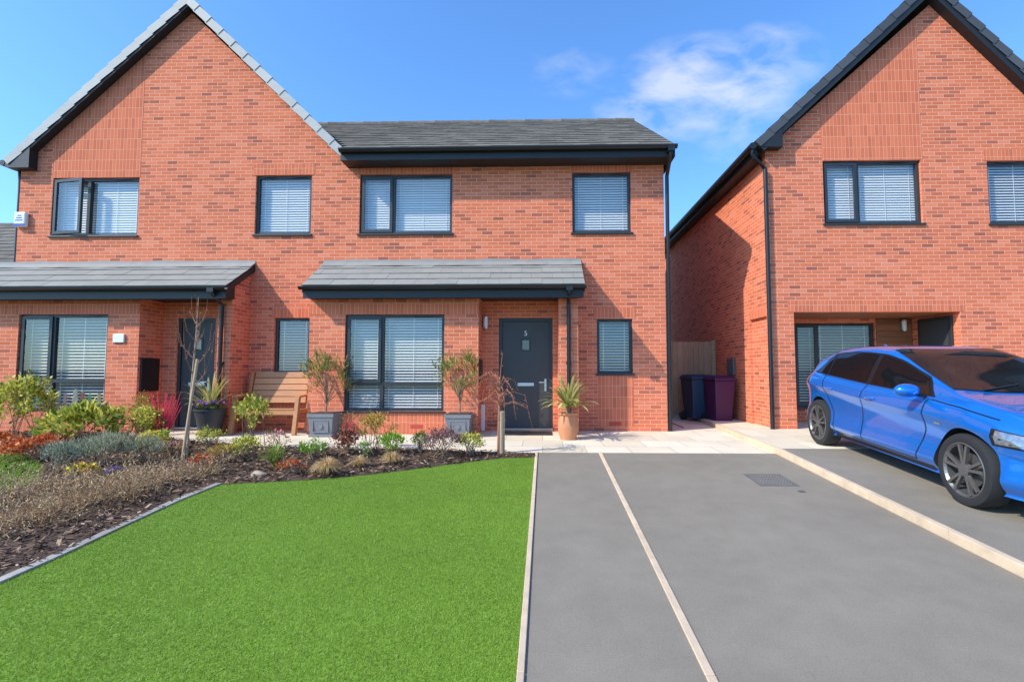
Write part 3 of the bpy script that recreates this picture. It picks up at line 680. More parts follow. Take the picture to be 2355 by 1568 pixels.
# ------------------------------------------------------------------ house on the right
YR = onZ(1775, 985, RZ).y
xc = onY(1768, 650, YR).x; xd = onY(2512, 650, YR).x
h3 = thing('brick_house', ((xc+xd)/2, YR, RZ), 'red brick gabled house behind the blue car', 'house')
A = rect(1894, 2120, 368, 513, YR); B = rect(2273, 2480, 368, 513, YR)
rec = list(rect(1830, 2215, 716, 1000, YR)); rec[2] = 0
zE3 = onY(1775, 345, YR).z; ap3 = onY(2140, 8, YR)
w = MB().plate(xc, xd, RZ-.02, zE3, [A, B, tuple(rec)], YR, YR+.12)
w.prism_xz([(xc, zE3), (xd, zE3), (ap3.x, ap3.z)], YR, YR+.12)
YQ = YR+1.15
q = rect(1828, 2015, 742, 935, YQ)
zt = rec[3]
zs = onY(1742, 724, YR).z
w.box(xc, xc+.12, YR+.12, YR+DEP, zs, zE3); w.box(xc+.05, xc+.12, YR+.12, YR+.85, 0, zs-.0); w.box(xc, xc+.12, YR+.85, YR+DEP, 0, zs-.001); w.box(xc+.12, xd, YR+DEP-.1, YR+DEP, 0, zE3); w.box(xd-.12, xd, YR+.12, YR+DEP-.1, 0, zE3)
w.build('wall', m_brick, h3)
MB().box(rec[0]-.2, rec[1]+.2, YR+.121, YQ, zt, zt+.04).build('entrance_ceiling', m_clad, h3)
MB().plate(xc+.13, rec[1]+.3, 0, zt, [q], YQ, YQ+.12).box(rec[1], rec[1]+.1, YR+.121, YQ-.001, 0, zt-.001).box(rec[0]-.1, rec[0], YR+.121, YQ-.001, 0, zt-.001).build('inner_wall', m_brick, h3)
cl_ = MB(); z = RZ+.02
while z < zt-.02:
    cl_.box(q[1]+.02, rec[1]-.01, YQ-.025, YQ-.002, z, min(z+.115, zt-.01)); z += .12
cl_.build('cladding', m_clad, h3, bevel=.005)
window(h3, A, YR, SB, tilt=62, pitch=.047); window(h3, B, YR, tilt=48, pitch=.05); window(h3, q, YQ, ((0, .30, 0, 1, 1), (.30, 1, 0, 1, 0)), tilt=32, pitch=.056)
# entrance door set in the right hand side of the recess
dA = onX(2189, 724, rec[1]-.02); dB = onX(2112, 740, rec[1]-.02); dz = min(dA.z, zt-.05)
dr = MB().box(rec[1]-.045, rec[1]-.001, dA.y, dB.y, RZ+.01, dz).build('door', m_frame, h3, bevel=.006)
MB().box(rec[1]-.05, rec[1]-.0455, dA.y+.07, dB.y-.07, RZ+.06, dz-.07).build('leaf', m_door, dr, bevel=.002)
MB().box(rec[1]-.075, rec[1]-.0505, dA.y+.12, dA.y+.15, RZ+.85, RZ+1.05).build('handle', m_silver, dr)
lamp(h3, 2072, 748, YQ-.025)
soldier(h3, (rec[0]-.1, rec[1]+.08, zt+.001, zt+.205), YR)
MB().box(xc-.004, xc+.02, YR+.125, YR+.84, zs+.001, zs+.205).build('soldier_course', m_sold, h3)
sl3 = (ap3.z-zE3)/(ap3.x-xc); xa, xb = onY(1888, 300, YR).x, onY(2118, 300, YR).x
MB().prism_xz([(xa, A[3]+.001), (xb, A[3]+.001), (xb, zE3+sl3*(xb-xc)-.02), (xa, zE3+sl3*(xa-xc)-.02)], YR-.003, YR+.02).build('soldier_panel', m_sold, h3)
soldier(h3, (B[0]-.05, B[1]+.05, B[3]+.001, B[3]+.205), YR)
yv3 = YR-.18
aL = onY(1738, 325, yv3); aT = onY(2142, -54, yv3); aR = onY(2552, 330, yv3)
rf = MB().prism_xz([(aL.x, aL.z), (aT.x, aT.z), (aT.x, aT.z-.10), (aL.x+.07, aL.z-.05)], yv3+.03, YR+DEP).prism_xz([(aT.x, aT.z), (aR.x, aR.z), (aR.x-.07, aR.z-.05), (aT.x, aT.z-.10)], yv3+.03, YR+DEP).build('roof', m_tile, h3)
caps(aL, aT, yv3, yv3+.12, .14, .34, m_dverge, rf); caps(aR, aT, yv3, yv3+.12, .14, .34, m_dverge, rf)
barge(aL, aT, yv3+.012, .12, .10, m_fasc, rf, .16); barge(aR, aT, yv3+.012, .12, .10, m_fasc, rf, .16)
ex = onY(1800, 310, yv3).x; zb_ = onY(1780, 336, yv3).z
MB().prism_xz([(aL.x+.08, aL.z-.03), (ex, aL.z+(ex-aL.x)*.9-.1), (ex, zb_), (aL.x+.08, zb_)], yv3+.005, YR-.001).build('eave_box', m_fasc, rf)
MB().box(aL.x+.02, aL.x+.05, yv3+.1, YR+DEP, aL.z-.22, aL.z-.02).build('fascia', m_fasc, rf)
MB().box(aL.x+.052, xc+.0, YR+.13, YR+DEP, aL.z-.22, aL.z-.19).build('soffit', m_fasc, rf)
MB().tube([(aL.x-.05, yv3, aL.z-.07), (aL.x-.05, YR+DEP, aL.z-.07)], .06, 10).build('gutter', m_black, rf, smooth=True)
xx = onY(1766, 700, YR).x
MB().tube([(aL.x-.04, yv3+.06, aL.z-.1), (aL.x-.04, yv3+.06, aL.z-.2), (xx, YR-.045, aL.z-.45), (xx, YR-.045, RZ)], .036, 10).build('downpipe', m_black, h3, smooth=True)
MB().box(xc-.06, xc, YR+1.6, YR+1.95, 1.0, 1.35).build('meter_box', pm('grey_meter_plastic', (.1, .1, .11), .5), h3, bevel=.01)

# distant house at the left edge
yN = 17.0; c0 = onY(-60, 600, yN)
hn = thing('brick_house', (c0.x, yN, 0), 'dark tiled neighbouring house glimpsed at the far left edge', 'house')
xr_ = onY(44, 600, yN).x; ze_ = onY(20, 604, yN).z; zr_ = onY(20, 512, yN+4).z
MB().box(xr_-8, xr_-.15, yN+.3, yN+7, -.05, ze_).build('wall', m_brick, hn)
rn = tiles(MB(), xr_-8.3, xr_, (yN, ze_), (yN+4, zr_), 12, .33, th=.03).build('roof', m_tile, hn)
MB().prism_yz([(yN+.05, ze_-.03), (yN+4, zr_-.03), (yN+7.5, ze_-.03)], xr_-8.2, xr_-.05).build('roof_core', m_fasc, rn)
MB().box(xr_-8.3, xr_, yN-.1, yN+.02, ze_-.16, ze_+.0).build('gutter', m_black, rn)

# ------------------------------------------------------------------ fence, bins
yF = 11.6
p0 = onY(1537, 785, yF); p1 = onY(1634, 785, yF)
ft = thing('wooden_gate', (p0.x, yF, 0), 'weathered vertical board wooden gate at the end of the side passage', 'gate')
b = MB(); x = p0.x-.5
while x < p1.x-.02:
    b.box(x, x+.115, yF, yF+.02, .06, p0.z+random.uniform(-.004, .004)); x += .12
b.build('board_panel', m_fence, ft)
for za in (.4, 1.3): MB().box(p0.x-.5, p1.x, yF+.021, yF+.07, za, za+.1).build('rail', m_fence, ft)
MB().box(p1.x, p1.x+.1, yF-.04, yF+.06, 0, p0.z+.03).build('post', m_fence, ft)
MB().box(p0.x-.02, p0.x+.08, yF-.05, yF-.003, 0, p0.z+.02).build('post', m_fence, ft)
def wheelie(name, px, py, hpx, mat, label, wx=.92):
    p = onZ(px, py, 0); s = mpp(p)*hpx/1.06
    t = thing(name, p, label, 'bin', None, R(6), local=True)
    MB().frustum(0, 0, .06, .95, .44, .5, .56, .70).build('body', mat, t, bevel=.03)
    MB().frustum(0, .0, .95, 1.0, .60, .74, .60, .74).frustum(0, .02, 1.0, 1.06, .58, .70, .48, .55).build('lid', mat, t, bevel=.02)
    MB().tube([(-.25, .40, .98), (.25, .40, .98)], .018, 8).build('handle', mat, t)
    for sx_ in (-1, 1): MB().lathe([(0, -.03), (.1, -.03), (.1, .03), (0, .03)], (sx_*.25, .25, .1), 16, 'y').build('wheel', m_black, t)
    t.scale = (s*wx, s, s); return t
wheelie('wheelie_bin', 1604, 966, 106, m_bin_blue, 'dark blue wheelie bin tucked behind the purple one')
wheelie('wheelie_bin', 1654, 972, 110, m_bin_purple, 'purple wheelie bin standing in the side passage', .84)

# ------------------------------------------------------------------ bench
bx0 = onZ(545, 996, 0).x; bx1 = onZ(690, 996, 0).x; byf = 8.33; byb = 8.85
bn = thing('garden_bench', ((bx0+bx1)/2, byf, 0), 'light brown slatted wooden garden bench against the brick wall', 'bench')
st = MB()
for i in range(5): st.box(bx0+.03, bx1-.03, byf+.0+i*.095, byf+.08+i*.095, .42-.012*i, .445-.012*i)
st.build('seat', m_bench, bn, bevel=.006)
bk = MB()
for i in range(5):
    z = .52+i*.112; y = byb-.08+.03*i; bk.add([(x, y+a, z+b) for x in (bx0+.05, bx1-.05) for a, b in ((0, 0), (.025, 0), (.05, .1), (.025, .1))], [(0, 1, 2, 3), (7, 6, 5, 4), (0, 4, 5, 1), (1, 5, 6, 2), (2, 6, 7, 3), (3, 7, 4, 0)])
bk.build('backrest', m_bench, bn)
for x in (bx0, bx1):
    MB().bar((x, byf+.05, .64), (x, byb, .67), .09, .035).build('armrest', m_bench, bn, bevel=.006)
    MB().bar((x, byf-.03, 0), (x, byf+.08, .63), .07, .07, (1, 0, 0)).build('leg', m_bench, bn, bevel=.006)
    MB().bar((x, byb-.12, 0), (x, byb+.06, 1.06), .07, .06, (1, 0, 0)).build('leg', m_bench, bn, bevel=.006)
    MB().box(x-.02, x+.02, byf+.02, byb-.04, .36, .42).build('side_rail', m_bench, bn)
MB().box(bx0+.02, bx1-.02, byf+.01, byf+.035, .34, .418).build('apron', m_bench, bn)

# ------------------------------------------------------------------ plants
def clumps(n, c, rad, k, spread, low=-.35):
    u = rng.normal(size=(k, 3)); u = unit(u)*rng.uniform(.35, 1, (k, 1))**.6
    u[:, 2] = np.where(u[:, 2] < low, -u[:, 2], u[:, 2])
    C = np.array(c)+u*np.array(rad); i = rng.integers(0, k, n)
    P = C[i]+rng.normal(size=(n, 3))*spread*np.array(rad); return P, C
def leafverts(P, c, L, Wd, outw=.6, upb=.3):
    n = len(P); D = unit(unit(P-np.array(c))*outw+rng.normal(size=(n, 3))*.6+np.array([0, 0, upb])); S = unit(np.cross(D, rng.normal(size=(n, 3))*.55+np.array([-.35, -.45, .8])))
    l = (rng.uniform(.6, 1.25, n)*L)[:, None]; w = (rng.uniform(.7, 1.2, n)*Wd)[:, None]/2; nr = unit(np.cross(D, S))
    return np.stack([P, P+D*l*.45+S*w, P+D*l-nr*l*.12, P+D*l*.45-S*w], 1)
def stems_mb(C, base_r, r0, k, wob=.1, z0=0):
    mb = MB(); C = np.asarray(C)
    for j in range(min(k, len(C))):
        b = Vector((rng.normal()*base_r*.3, rng.normal()*base_r*.3, z0)); e = Vector(C[j]); m_ = b.lerp(e, .5)+Vector(rng.normal(size=3)*wob*base_r); m_.z = (b.z*.35+e.z*.65)
        mb.tube([b, m_, e], [r0, r0*.7, r0*.3], 5)
    return mb
def shrub(name, label, px, py, hpx, wpx, mat, leaf=(.05, .025), n=900, k=26, spread=.16, twig=None, group=None, flowers=None, nfl=60, outw=.6, upb=.3, off=.012, cz=.55, fsize=.035):
    p = onG(px, py, off); s = mpp(p); h = hpx*s; w_ = wpx*s
    t = thing(name, p, label, 'shrub', group, 0, local=True)
    c = (0, 0, h*cz); rad = (w_/2*.9, w_/2*.9, h*(1-cz)*.95)
    P, C = clumps(n, c, rad, k, spread); P[:, 2] = np.maximum(P[:, 2], .01)
    npmesh('foliage', leafverts(P, (0, 0, h*.25), leaf[0], leaf[1], outw, upb), 4, mat, t)
    stems_mb(C, w_/2, .006, 14).build('stem', twig or m_bark, t)
    if flowers:
        Pf, _ = clumps(nfl, c, (rad[0]*1.05, rad[1]*1.05, rad[2]*1.08), nfl, .03)
        npmesh('flowers', leafverts(Pf, (0, 0, 0), fsize, fsize*.9, .3, .2), 4, flowers, t)
    return t
def tuft(name, label, px, py, hpx, wpx, mat, n=260, wd=.006, curve=1.0, off=.012, cat='grass tuft', group=None):
    p = onG(px, py, off); s = mpp(p); h = hpx*s; r = wpx*s/2
    t = thing(name, p, label, cat, group, 0, local=True)
    th = rng.uniform(0, 2*np.pi, n); ln = rng.uniform(.3, 1, n); hh = h*rng.uniform(.55, 1, n)*(1.05-.35*ln)
    dx = np.stack([np.cos(th), np.sin(th), 0*th], 1); sd = np.stack([-np.sin(th), np.cos(th), 0*th], 1)
    V = []; segs = 5
    for q in range(segs+1):
        f = q/segs; c = dx*(r*ln*f**1.5+.01)[:, None]; z = hh*(1-(1-f)**2) - curve*hh*ln*.45*f**3
        c = c.copy(); c[:, 2] = np.maximum(z, .002); wq = wd*(1-f)**.7/2+.0004; V += [c-sd*wq, c+sd*wq]
    V = np.stack(V, 1); nv = 2*(segs+1); base = (np.arange(n)*nv)[:, None]
    Fc = np.concatenate([base+np.array([2*q, 2*q+1, 2*q+3, 2*q+2]) for q in range(segs)], 1)
    npmesh('blades', V, 4, mat, t, Fc); return t
def twiggy(px, py, hpx, wpx, n, mats, name, label, group=None):
    p = onG(px, py, .012); s = mpp(p); h = hpx*s; r = wpx*s/2
    t = thing(name, p, label, 'shrub', group, 0, local=True)
    V = []
    ns = n//9
    for i in range(ns):
        q = np.array([rng.normal()*r*.35, rng.normal()*r*.3, 0.0]); dd = unit(np.array([q[0]/r*.9+rng.normal()*.5, q[1]/r*.9+rng.normal()*.5, rng.uniform(.3, 1.0)])); lw = rng.uniform(.0018, .0036)
        for sg in range(6):
            l = rng.uniform(.03, .075); e = q+dd*l; e[2] = min(e[2], h*1.05); sd = unit(np.cross(dd, rng.normal(size=3)))*lw
            V.append([q-sd, q+sd, e+sd*.8, e-sd*.8])
            if rng.random() < .7:
                d2 = unit(dd+rng.normal(size=3)*.8); V.append([e-sd*.7, e+sd*.7, e+d2*l*.9+sd*.2, e+d2*l*.9-sd*.2])
            q = e; dd = unit(dd+rng.normal(size=3)*.4+np.array([0, 0, -.06])); lw *= .85
    V = np.array(V); npmesh('twigs', V, 4, mats[0], t)
    pts = V[rng.integers(0, len(V), n//2), 2]
    npmesh('buds', leafverts(pts, (0, 0, 0), .022, .010, .4, .4), 4, mats[1], t)
    return t

# -- flower bed, left to right
shrub('variegated_shrub', 'large variegated evergreen shrub at the left end of the bed', 42, 1015, 150, 140, LY, (.07, .036), 1700, 40, .13)
shrub('evergreen_shrub', 'dark green leafy shrub behind the variegated one at the left edge', 0, 985, 120, 110, LG, (.06, .035), 1200, 34)
shrub('fatsia_shrub', 'yellow green big leaved shrub beside the pansy planter', 190, 1032, 95, 145, LY, (.13, .05), 800, 36, .12, upb=.4)
shrub('euonymus_shrub', 'golden yellow low shrub with orange blooms in front of the window', 305, 1022, 90, 120, LY, (.045, .024), 1600, 34, .14, flowers=FO, nfl=70)
shrub('heuchera', 'rust red spreading leafy plant at the left of the bed', 70, 1052, 48, 135, LHE, (.05, .035), 950, 34, .16)
shrub('heuchera', 'small rust red leafy plant at the very left edge', 5, 1037, 42, 65, LHE, (.05, .035), 420, 20, .16)
shrub('blue_juniper', 'blue grey feathery shrub by the twiggy shrubs on the left', 138, 1082, 62, 95, LGB, (.06, .007), 1300, 30, .2, upb=.6)
shrub('lavender_bush', 'broad silvery grey green bush right of the blue grey one', 240, 1072, 70, 120, LGR, (.07, .007), 1500, 36, .2, upb=.9)
shrub('lavender_bush', 'smaller silvery green bush in front of the golden shrub', 330, 1064, 58, 85, LGR, (.07, .007), 900, 28, .2, upb=.9)
shrub('wallflower', 'small plant with yellow flowers among the brown twigs', 190, 1097, 30, 55, LG, (.03, .012), 280, 14, .2, flowers=FY, nfl=150, fsize=.04)
shrub('orange_bloom_plant', 'upright plant with orange flowers below the bay window of number 3', 262, 985, 75, 60, LG, (.05, .02), 280, 14, .18, flowers=FO, nfl=110, fsize=.06)
shrub('rose_bush', 'green rose bush on thin stems against the left bay window', 240, 985, 140, 65, LG, (.055, .035), 360, 18, .16, cz=.8, off=.0)
shrub('photinia_bush', 'reddish leafed bush under the left bay window', 175, 985, 105, 80, LOR, (.055, .03), 420, 20, .16, cz=.7, off=0)
shrub('small_orange_shrub', 'narrow yellow and orange leaved shrub left of the red stems', 325, 1000, 95, 50, LOR, (.045, .02), 380, 16, .18)
shrub('yellow_bloom_plant', 'low yellow flowering plant between the golden shrub and the red stems', 352, 1037, 46, 70, LB, (.035, .015), 420, 16, .2, flowers=FY, nfl=190, fsize=.042)
shrub('leafy_perennial', 'fresh green low plant at the foot of the variegated shrub', 110, 1022, 45, 70, LB, (.05, .022), 460, 18, .18)
shrub('pink_heather', 'small pink heather right of the red stems', 405, 1045, 34, 60, LO, (.025, .008), 420, 20, .18, flowers=FK, nfl=160, fsize=.022)
shrub('golden_sedge_shrub', 'small yellow green shrub in front of the charcoal pot', 480, 1034, 48, 62, LY, (.04, .016), 420, 18, .18)
shrub('orange_low_shrub', 'low orange leaved shrub between sapling stake and bench shrub', 515, 1062, 40, 70, LOR, (.035, .016), 460, 18, .18)
shrub('blue_violet_plant', 'tiny violet flowering plant beside the wallflower', 262, 1100, 26, 46, LG, (.03, .012), 220, 12, .2, flowers=FP, nfl=90, fsize=.03)
shrub('rusty_low_shrub', 'rusty brown low shrub above the lawn edging left of the straw tuft', 670, 1088, 34, 62, LHE, (.028, .012), 320, 16, .2)
shrub('white_bloom_plant', 'low plant with white flowers beside the dark red shrub', 838, 1048, 30, 44, LB, (.03, .014), 260, 14, .2, flowers=FW, nfl=60, fsize=.026)
p = onG(372, 1018, .012); t = thing('red_dogwood', p, 'bright red bare stemmed shrub beside the sapling', 'shrub', local=True); s = mpp(p); mb = MB()
for i in range(42):
    a = random.uniform(0, 6.28); r_ = random.uniform(.02, .22); hh = s*random.uniform(60, 118)
    mb.tube([(r_*.15*math.cos(a), r_*.15*math.sin(a), 0), (r_*.6*math.cos(a), r_*.6*math.sin(a), hh*.5), (r_*math.cos(a)+random.uniform(-.04, .04), r_*math.sin(a), hh)], [.009, .008, .004], 5)
mb.build('stems', m_redtwig, t)
TW = 'low brown bare twiggy shrub in the bark bed beside the lawn edging'
for px, py, hp, wp, n in ((60, 1205, 95, 200, 2000), (170, 1165, 90, 210, 2000), (280, 1140, 80, 190, 1800), (380, 1108, 75, 170, 1700), (20, 1150, 70, 180, 1500), (250, 1110, 50, 160, 1100), (470, 1088, 55, 120, 900), (150, 1122, 50, 150, 1000)):
    twiggy(px, py, hp, wp, n, (LTW, LTG), 'twiggy_shrub', TW, 'twiggy shrubs by the lawn edging')
shrub('elaeagnus', 'upright yellow variegated shrub in front of the bench', 578, 1030, 125, 80, LY, (.065, .032), 460, 26, .13)
shrub('golden_ground_shrub', 'low golden shrub at the foot of the bench shrub', 565, 1054, 50, 74, LY, (.035, .018), 640, 24, .18)
shrub('red_bloom_plant', 'low plant with red flowers right of the sapling stake', 465, 1074, 32, 66, LG, (.03, .015), 260, 16, .2, flowers=FR, nfl=150)
tuft('strappy_plant', 'green strappy plant with pink tips in the middle of the bed', 632, 1078, 75, 90, LBL, 280, .012, .7, cat='plant')
shrub('pink_bloom_plant', 'loose pink flowering plant behind the strappy one', 640, 1045, 58, 60, LO, (.03, .012), 180, 16, .2, flowers=FK, nfl=70)
shrub('small_green_shrub', 'small bright green shrub with white tips below the square planter', 720, 1052, 42, 54, LB, (.04, .02), 460, 18, .18, flowers=FW, nfl=40, fsize=.025)
shrub('dark_red_shrub', 'rounded dark red and green shrub below the wide window', 792, 1044, 58, 64, LR, (.035, .02), 800, 24, .16)
shrub('nandina_shrub', 'orange tinged green shrub under the bay window of number 5', 863, 1030, 80, 95, LOR, (.045, .018), 760, 26, .15)
tuft('straw_grass', 'largest pale straw coloured grass tuft in the middle of the bed', 752, 1092, 56, 92, LST, 560, .006, 1.3)
tuft('straw_grass', 'little dull straw grass tuft between the two pale ones', 826, 1074, 36, 58, LST, 260, .005, 1.0)
tuft('straw_grass', 'pale straw grass tuft under the bright green plant', 902, 1066, 38, 74, LST, 380, .006, 1.3)
shrub('bright_green_plant', 'bright lime green leafy plant above the straw tuft', 905, 1044, 44, 62, LB, (.06, .018), 480, 18, .18, upb=.7)
shrub('box_shrub', 'small dense dark green box shrub near the right planter', 967, 1036, 46, 40, LG, (.022, .013), 900, 24, .16)
shrub('berberis', 'dusky purple leaved shrub in front of the right square planter', 1016, 1052, 68, 95, LP, (.03, .016), 1400, 34, .15)
shrub('variegated_euonymus', 'pale yellow variegated shrub left of the small staked tree', 1080, 1044, 52, 60, LY, (.035, .018), 580, 22, .17)
shrub('reddish_twig_shrub', 'thin reddish twig shrub between planter and bay window', 800, 1020, 75, 55, LOR, (.03, .010), 160, 16, .2, twig=m_redtwig)
bm = bmesh.new(); bmesh.ops.create_icosphere(bm, subdivisions=3, radius=.085)
for v in bm.verts: v.co = Vector((v.co.x*1.2, v.co.y*.8, v.co.z*.5))*(1+.16*math.sin(v.co.x*41+v.co.y*27+v.co.z*30))
me = bpy.data.meshes.new('stone'); bm.to_mesh(me); bm.free(); o = finish('garden_stone', me, m_stone, None, True); o.location = onG(595, 1090, .015); tag(o, 'small tan stone lying in the bark bed', 'stone')

# -- potted plants
def square_pot(px, py, label):
    p = onZ(px, py, 0); s = mpp(p); hh = 53*s; w_ = 62*s; p = p+Vector((0, w_*.45, 0))
    t = thing('potted_shrub', p, label, 'potted plant', 'lead grey square planters', 0, local=True)
    pt = MB().frustum(0, 0, .03, hh*.86, w_*.82, w_*.82, w_*.94, w_*.94).build('planter', m_planter, t, bevel=.006)
    MB().plate(-w_/2, w_/2, hh*.86, hh, [], -w_/2, w_/2).build('rim', m_planter, pt, bevel=.008)
    MB().frustum(0, 0, .0, .045, w_*.9, w_*.9, w_*.9, w_*.9).build('foot', m_planter, pt, bevel=.006)
    MB().plate(-w_*.30, w_*.30, hh*.2, hh*.74, [(-w_*.27, w_*.27, hh*.24, hh*.70)], -w_*.47, -w_*.42).build('panel_moulding', m_planter, pt)
    MB().lathe([(0, -.006), (w_*.09, -.006), (w_*.07, .0), (0, .004)], (0, -w_*.455, hh*.47), 12, 'y').build('rosette', m_planter, pt)
    MB().box(-w_*.44, w_*.44, -w_*.44, w_*.44, hh, hh+.012).build('soil', m_soil, t)
    H_ = 145*s; R_ = 58*s; c = (0, 0, hh+H_*.55)
    P, C = clumps(620, c, (R_, R_, H_*.42), 44, .10)
    npmesh('foliage', leafverts(P, (0, 0, hh+.1), .12, .018, .7, .4), 4, LO, t)
    mb = MB(); mb.tube([(0, 0, hh), (.01, 0, hh+H_*.3), (0, 0, hh+H_*.55)], [.014, .012, .006], 6)
    for cc in C[:26]:
        z0 = hh+H_*random.uniform(.1, .4); mb.tube([(0, 0, z0), (cc[0]*.5, cc[1]*.5, z0+(cc[2]-z0)*.65), tuple(cc)], [.007, .005, .002], 5)
    mb.build('stem', m_bark, t)
square_pot(736, 1004, 'grey square planter with an airy olive shrub, left of the wide window')
square_pot(1052, 1006, 'grey square planter with an airy olive shrub, right of the wide window')
p = onZ(110, 992, 0); s = mpp(p); t = thing('pansy_planter', p, 'grey square planter of purple and yellow pansies at the left', 'potted plant', local=True); w_ = 52*s
MB().frustum(0, w_/2, 0, .24, w_*.85, w_*.85, w_, w_).build('planter', m_planter, t, bevel=.006)
P, C = clumps(260, (0, w_/2, .27), (w_*.45, w_*.45, .08), 20, .2); npmesh('foliage', leafverts(P, (0, w_/2, 0), .05, .03), 4, LG, t)
P, C = clumps(90, (0, w_/2, .31), (w_*.48, w_*.48, .08), 40, .06); npmesh('purple_flowers', leafverts(P, (0, 0, 0), .05, .045), 4, FP, t)
P, C = clumps(80, (0, w_/2, .31), (w_*.48, w_*.48, .08), 40, .06); npmesh('yellow_flowers', leafverts(P, (0, 0, 0), .05, .045), 4, FY, t)
p = onZ(463, 1005, 0); s = mpp(p); t = thing('potted_palm', p+Vector((0, .2, 0)), 'tall round charcoal pot with pansies and a spiky palm beside door 3', 'potted plant', local=True)
hh = 64*s; r1 = 34*s; MB().lathe([(0, 0), (r1*.62, 0), (r1*.80, hh*.5), (r1*.97, hh*.93), (r1*1.03, hh*.93), (r1*1.03, hh), (r1*.92, hh), (r1*.9, hh-.04), (0, hh-.04)], n=32).build('pot', m_bpot, t, smooth=True)
def spiky(t, z0, n, L, wd, mat, curve, spread=1.0, name='leaves'):
    V = []; Fc = []; segs = 7
    for i in range(n):
        th = random.uniform(0, 6.283); e = random.uniform(.15, 1.45)*spread; l = L*random.uniform(.65, 1.05); d = Vector((math.cos(th)*math.sin(e), math.sin(th)*math.sin(e), math.cos(e))); sd = Vector((-math.sin(th), math.cos(th), 0))
        p = Vector((d.x*.02, d.y*.02, z0)); b0 = len(V)
        for q in range(segs+1):
            f = q/segs; wq = wd*(.55+1.6*f*(1-f) if f < .9 else .15)/2*(1 if q < segs else .05)
            V += [tuple(p-sd*wq), tuple(p+sd*wq)]; d = (d+Vector((0, 0, -curve*f*.35))).normalized(); p = p+d*l/segs
        Fc += [[b0+2*q, b0+2*q+1, b0+2*q+3, b0+2*q+2] for q in range(segs)]
    npmesh(name, np.array(V), 4, mat, t, np.array(Fc))
spiky(t, hh, 60, 92*s, .024, LAG, .8, .8)
P, C = clumps(160, (0, 0, hh+.03), (r1, r1, .06), 24, .12); npmesh('foliage', leafverts(P, (0, 0, 0), .05, .03), 4, LG, t)
P, C = clumps(90, (0, 0, hh+.06), (r1*1.0, r1*1.0, .06), 50, .05); npmesh('purple_flowers', leafverts(P, (0, 0, 0), .055, .05), 4, FP, t)
P, C = clumps(50, (-.05, 0, hh+.06), (r1*1.0, r1*1.0, .06), 40, .05); npmesh('orange_flowers', leafverts(P, (0, 0, 0), .05, .045), 4, FO, t)
p = onZ(1308, 1012, 0); s = mpp(p); t = thing('potted_yucca', p+Vector((0, .15, 0)), 'terracotta pot with a pale striped yucca beside door 5', 'potted plant', local=True)
hh = 62*s; r1 = 25*s; MB().lathe([(0, 0), (r1*.72, 0), (r1*.95, hh*.35), (r1*.98, hh*.6), (r1*.80, hh*.86), (r1*.78, hh*.90), (r1*.98, hh*.95), (r1*.98, hh), (r1*.75, hh), (r1*.7, hh-.05), (0, hh-.05)], n=32).build('pot', m_terra, t, smooth=True)
MB().tube([(0, 0, hh-.06), (0, 0, hh+.14)], .035, 8).build('stem', m_bark, t)
spiky(t, hh+.08, 80, 92*s, .038, LAG, .9, .95)
def tree(name, p, label, pts, r, branches, tipmat, bark, ntip, tipsize, twigmat=None):
    t = thing(name, p, label, 'tree', local=True)
    MB().tube(pts, r, 8).build('trunk', bark, t, smooth=True)
    mb = MB(); tips = []
    for br_ in branches:
        mb.tube(br_, [.007, .005, .0035, .0018][:len(br_)], 5)
        for q in range(len(br_)-1):
            for f in np.linspace(0, 1, ntip): tips.append(Vector(br_[q]).lerp(Vector(br_[q+1]), f))
    mb.build('branches', twigmat or bark, t)
    P = np.array([tuple(q) for q in tips]); P = P+rng.normal(size=P.shape)*.006
    npmesh('crown', leafverts(P, (0, 0, 0), tipsize, tipsize*.45, .3, .5), 4, tipmat, t)
    return t
p = onG(430, 1045, .012); s = mpp(p); h_ = 365*s
brs = []
for i in range(11):
    f = .42+.5*i/11+random.uniform(-.02, .02); a = i*2.4+random.uniform(-.4, .4); l = (1.05-f)*h_*.42+.08; z0 = h_*f; bx = .06*f
    e = Vector((math.cos(a), math.sin(a), 0))
    b0 = Vector((bx, 0, z0)); B1 = b0+e*l*.28+Vector((0, 0, l*.35)); B2 = b0+e*l*.40+Vector((0, 0, l*.78))
    brs.append([b0, B1, B2, b0+e*l*.43+Vector((0, 0, l*1.2))])
    a2 = a+random.uniform(-1.3, 1.3); e2 = Vector((math.cos(a2), math.sin(a2), 0)); brs.append([B1, B1+e2*l*.10+Vector((0, 0, l*.16)), B1+e2*l*.14+Vector((0, 0, l*.34))])
tree('young_tree', p, 'slender bare sapling with opening buds near door 3', [(0, 0, 0), (.02, 0, h_*.4), (.05, .01, h_*.75), (.07, 0, h_)], [.014, .012, .008, .003], brs, LOR, m_pbark, 2, .026, m_rbark)
a = onG(418, 1062, .0); bq = a+Vector((22*s, .03, 225*s))
o = MB().tube([a, bq], .017, 10).build('tree_stake', m_stake); tag(o, 'tall thin leaning wooden stake supporting the sapling', 'stake')
p = onG(1146, 1040, .012); s = mpp(p); h_ = 175*s; brs = []
for i in range(28):
    a = random.uniform(0, 6.28); e = Vector((math.cos(a), math.sin(a)*.8, 0)); z0 = h_*random.uniform(.6, 1); l = s*random.uniform(35, 80); b0 = Vector((.02, 0, z0))
    u_ = random.uniform(.25, 1.0)
    brs.append([b0, b0+e*l*.5+Vector((0, 0, l*.5*u_)), b0+e*l*.95+Vector((0, 0, l*.35*u_-.03)), b0+e*l*1.15+Vector((0, 0, -l*random.uniform(.0, .8)))])
brs.append([Vector((.02, 0, h_*.9)), Vector((.03, 0, h_*1.1)), Vector((.05, 0, h_*1.28)), Vector((.03, 0, h_*1.32))])
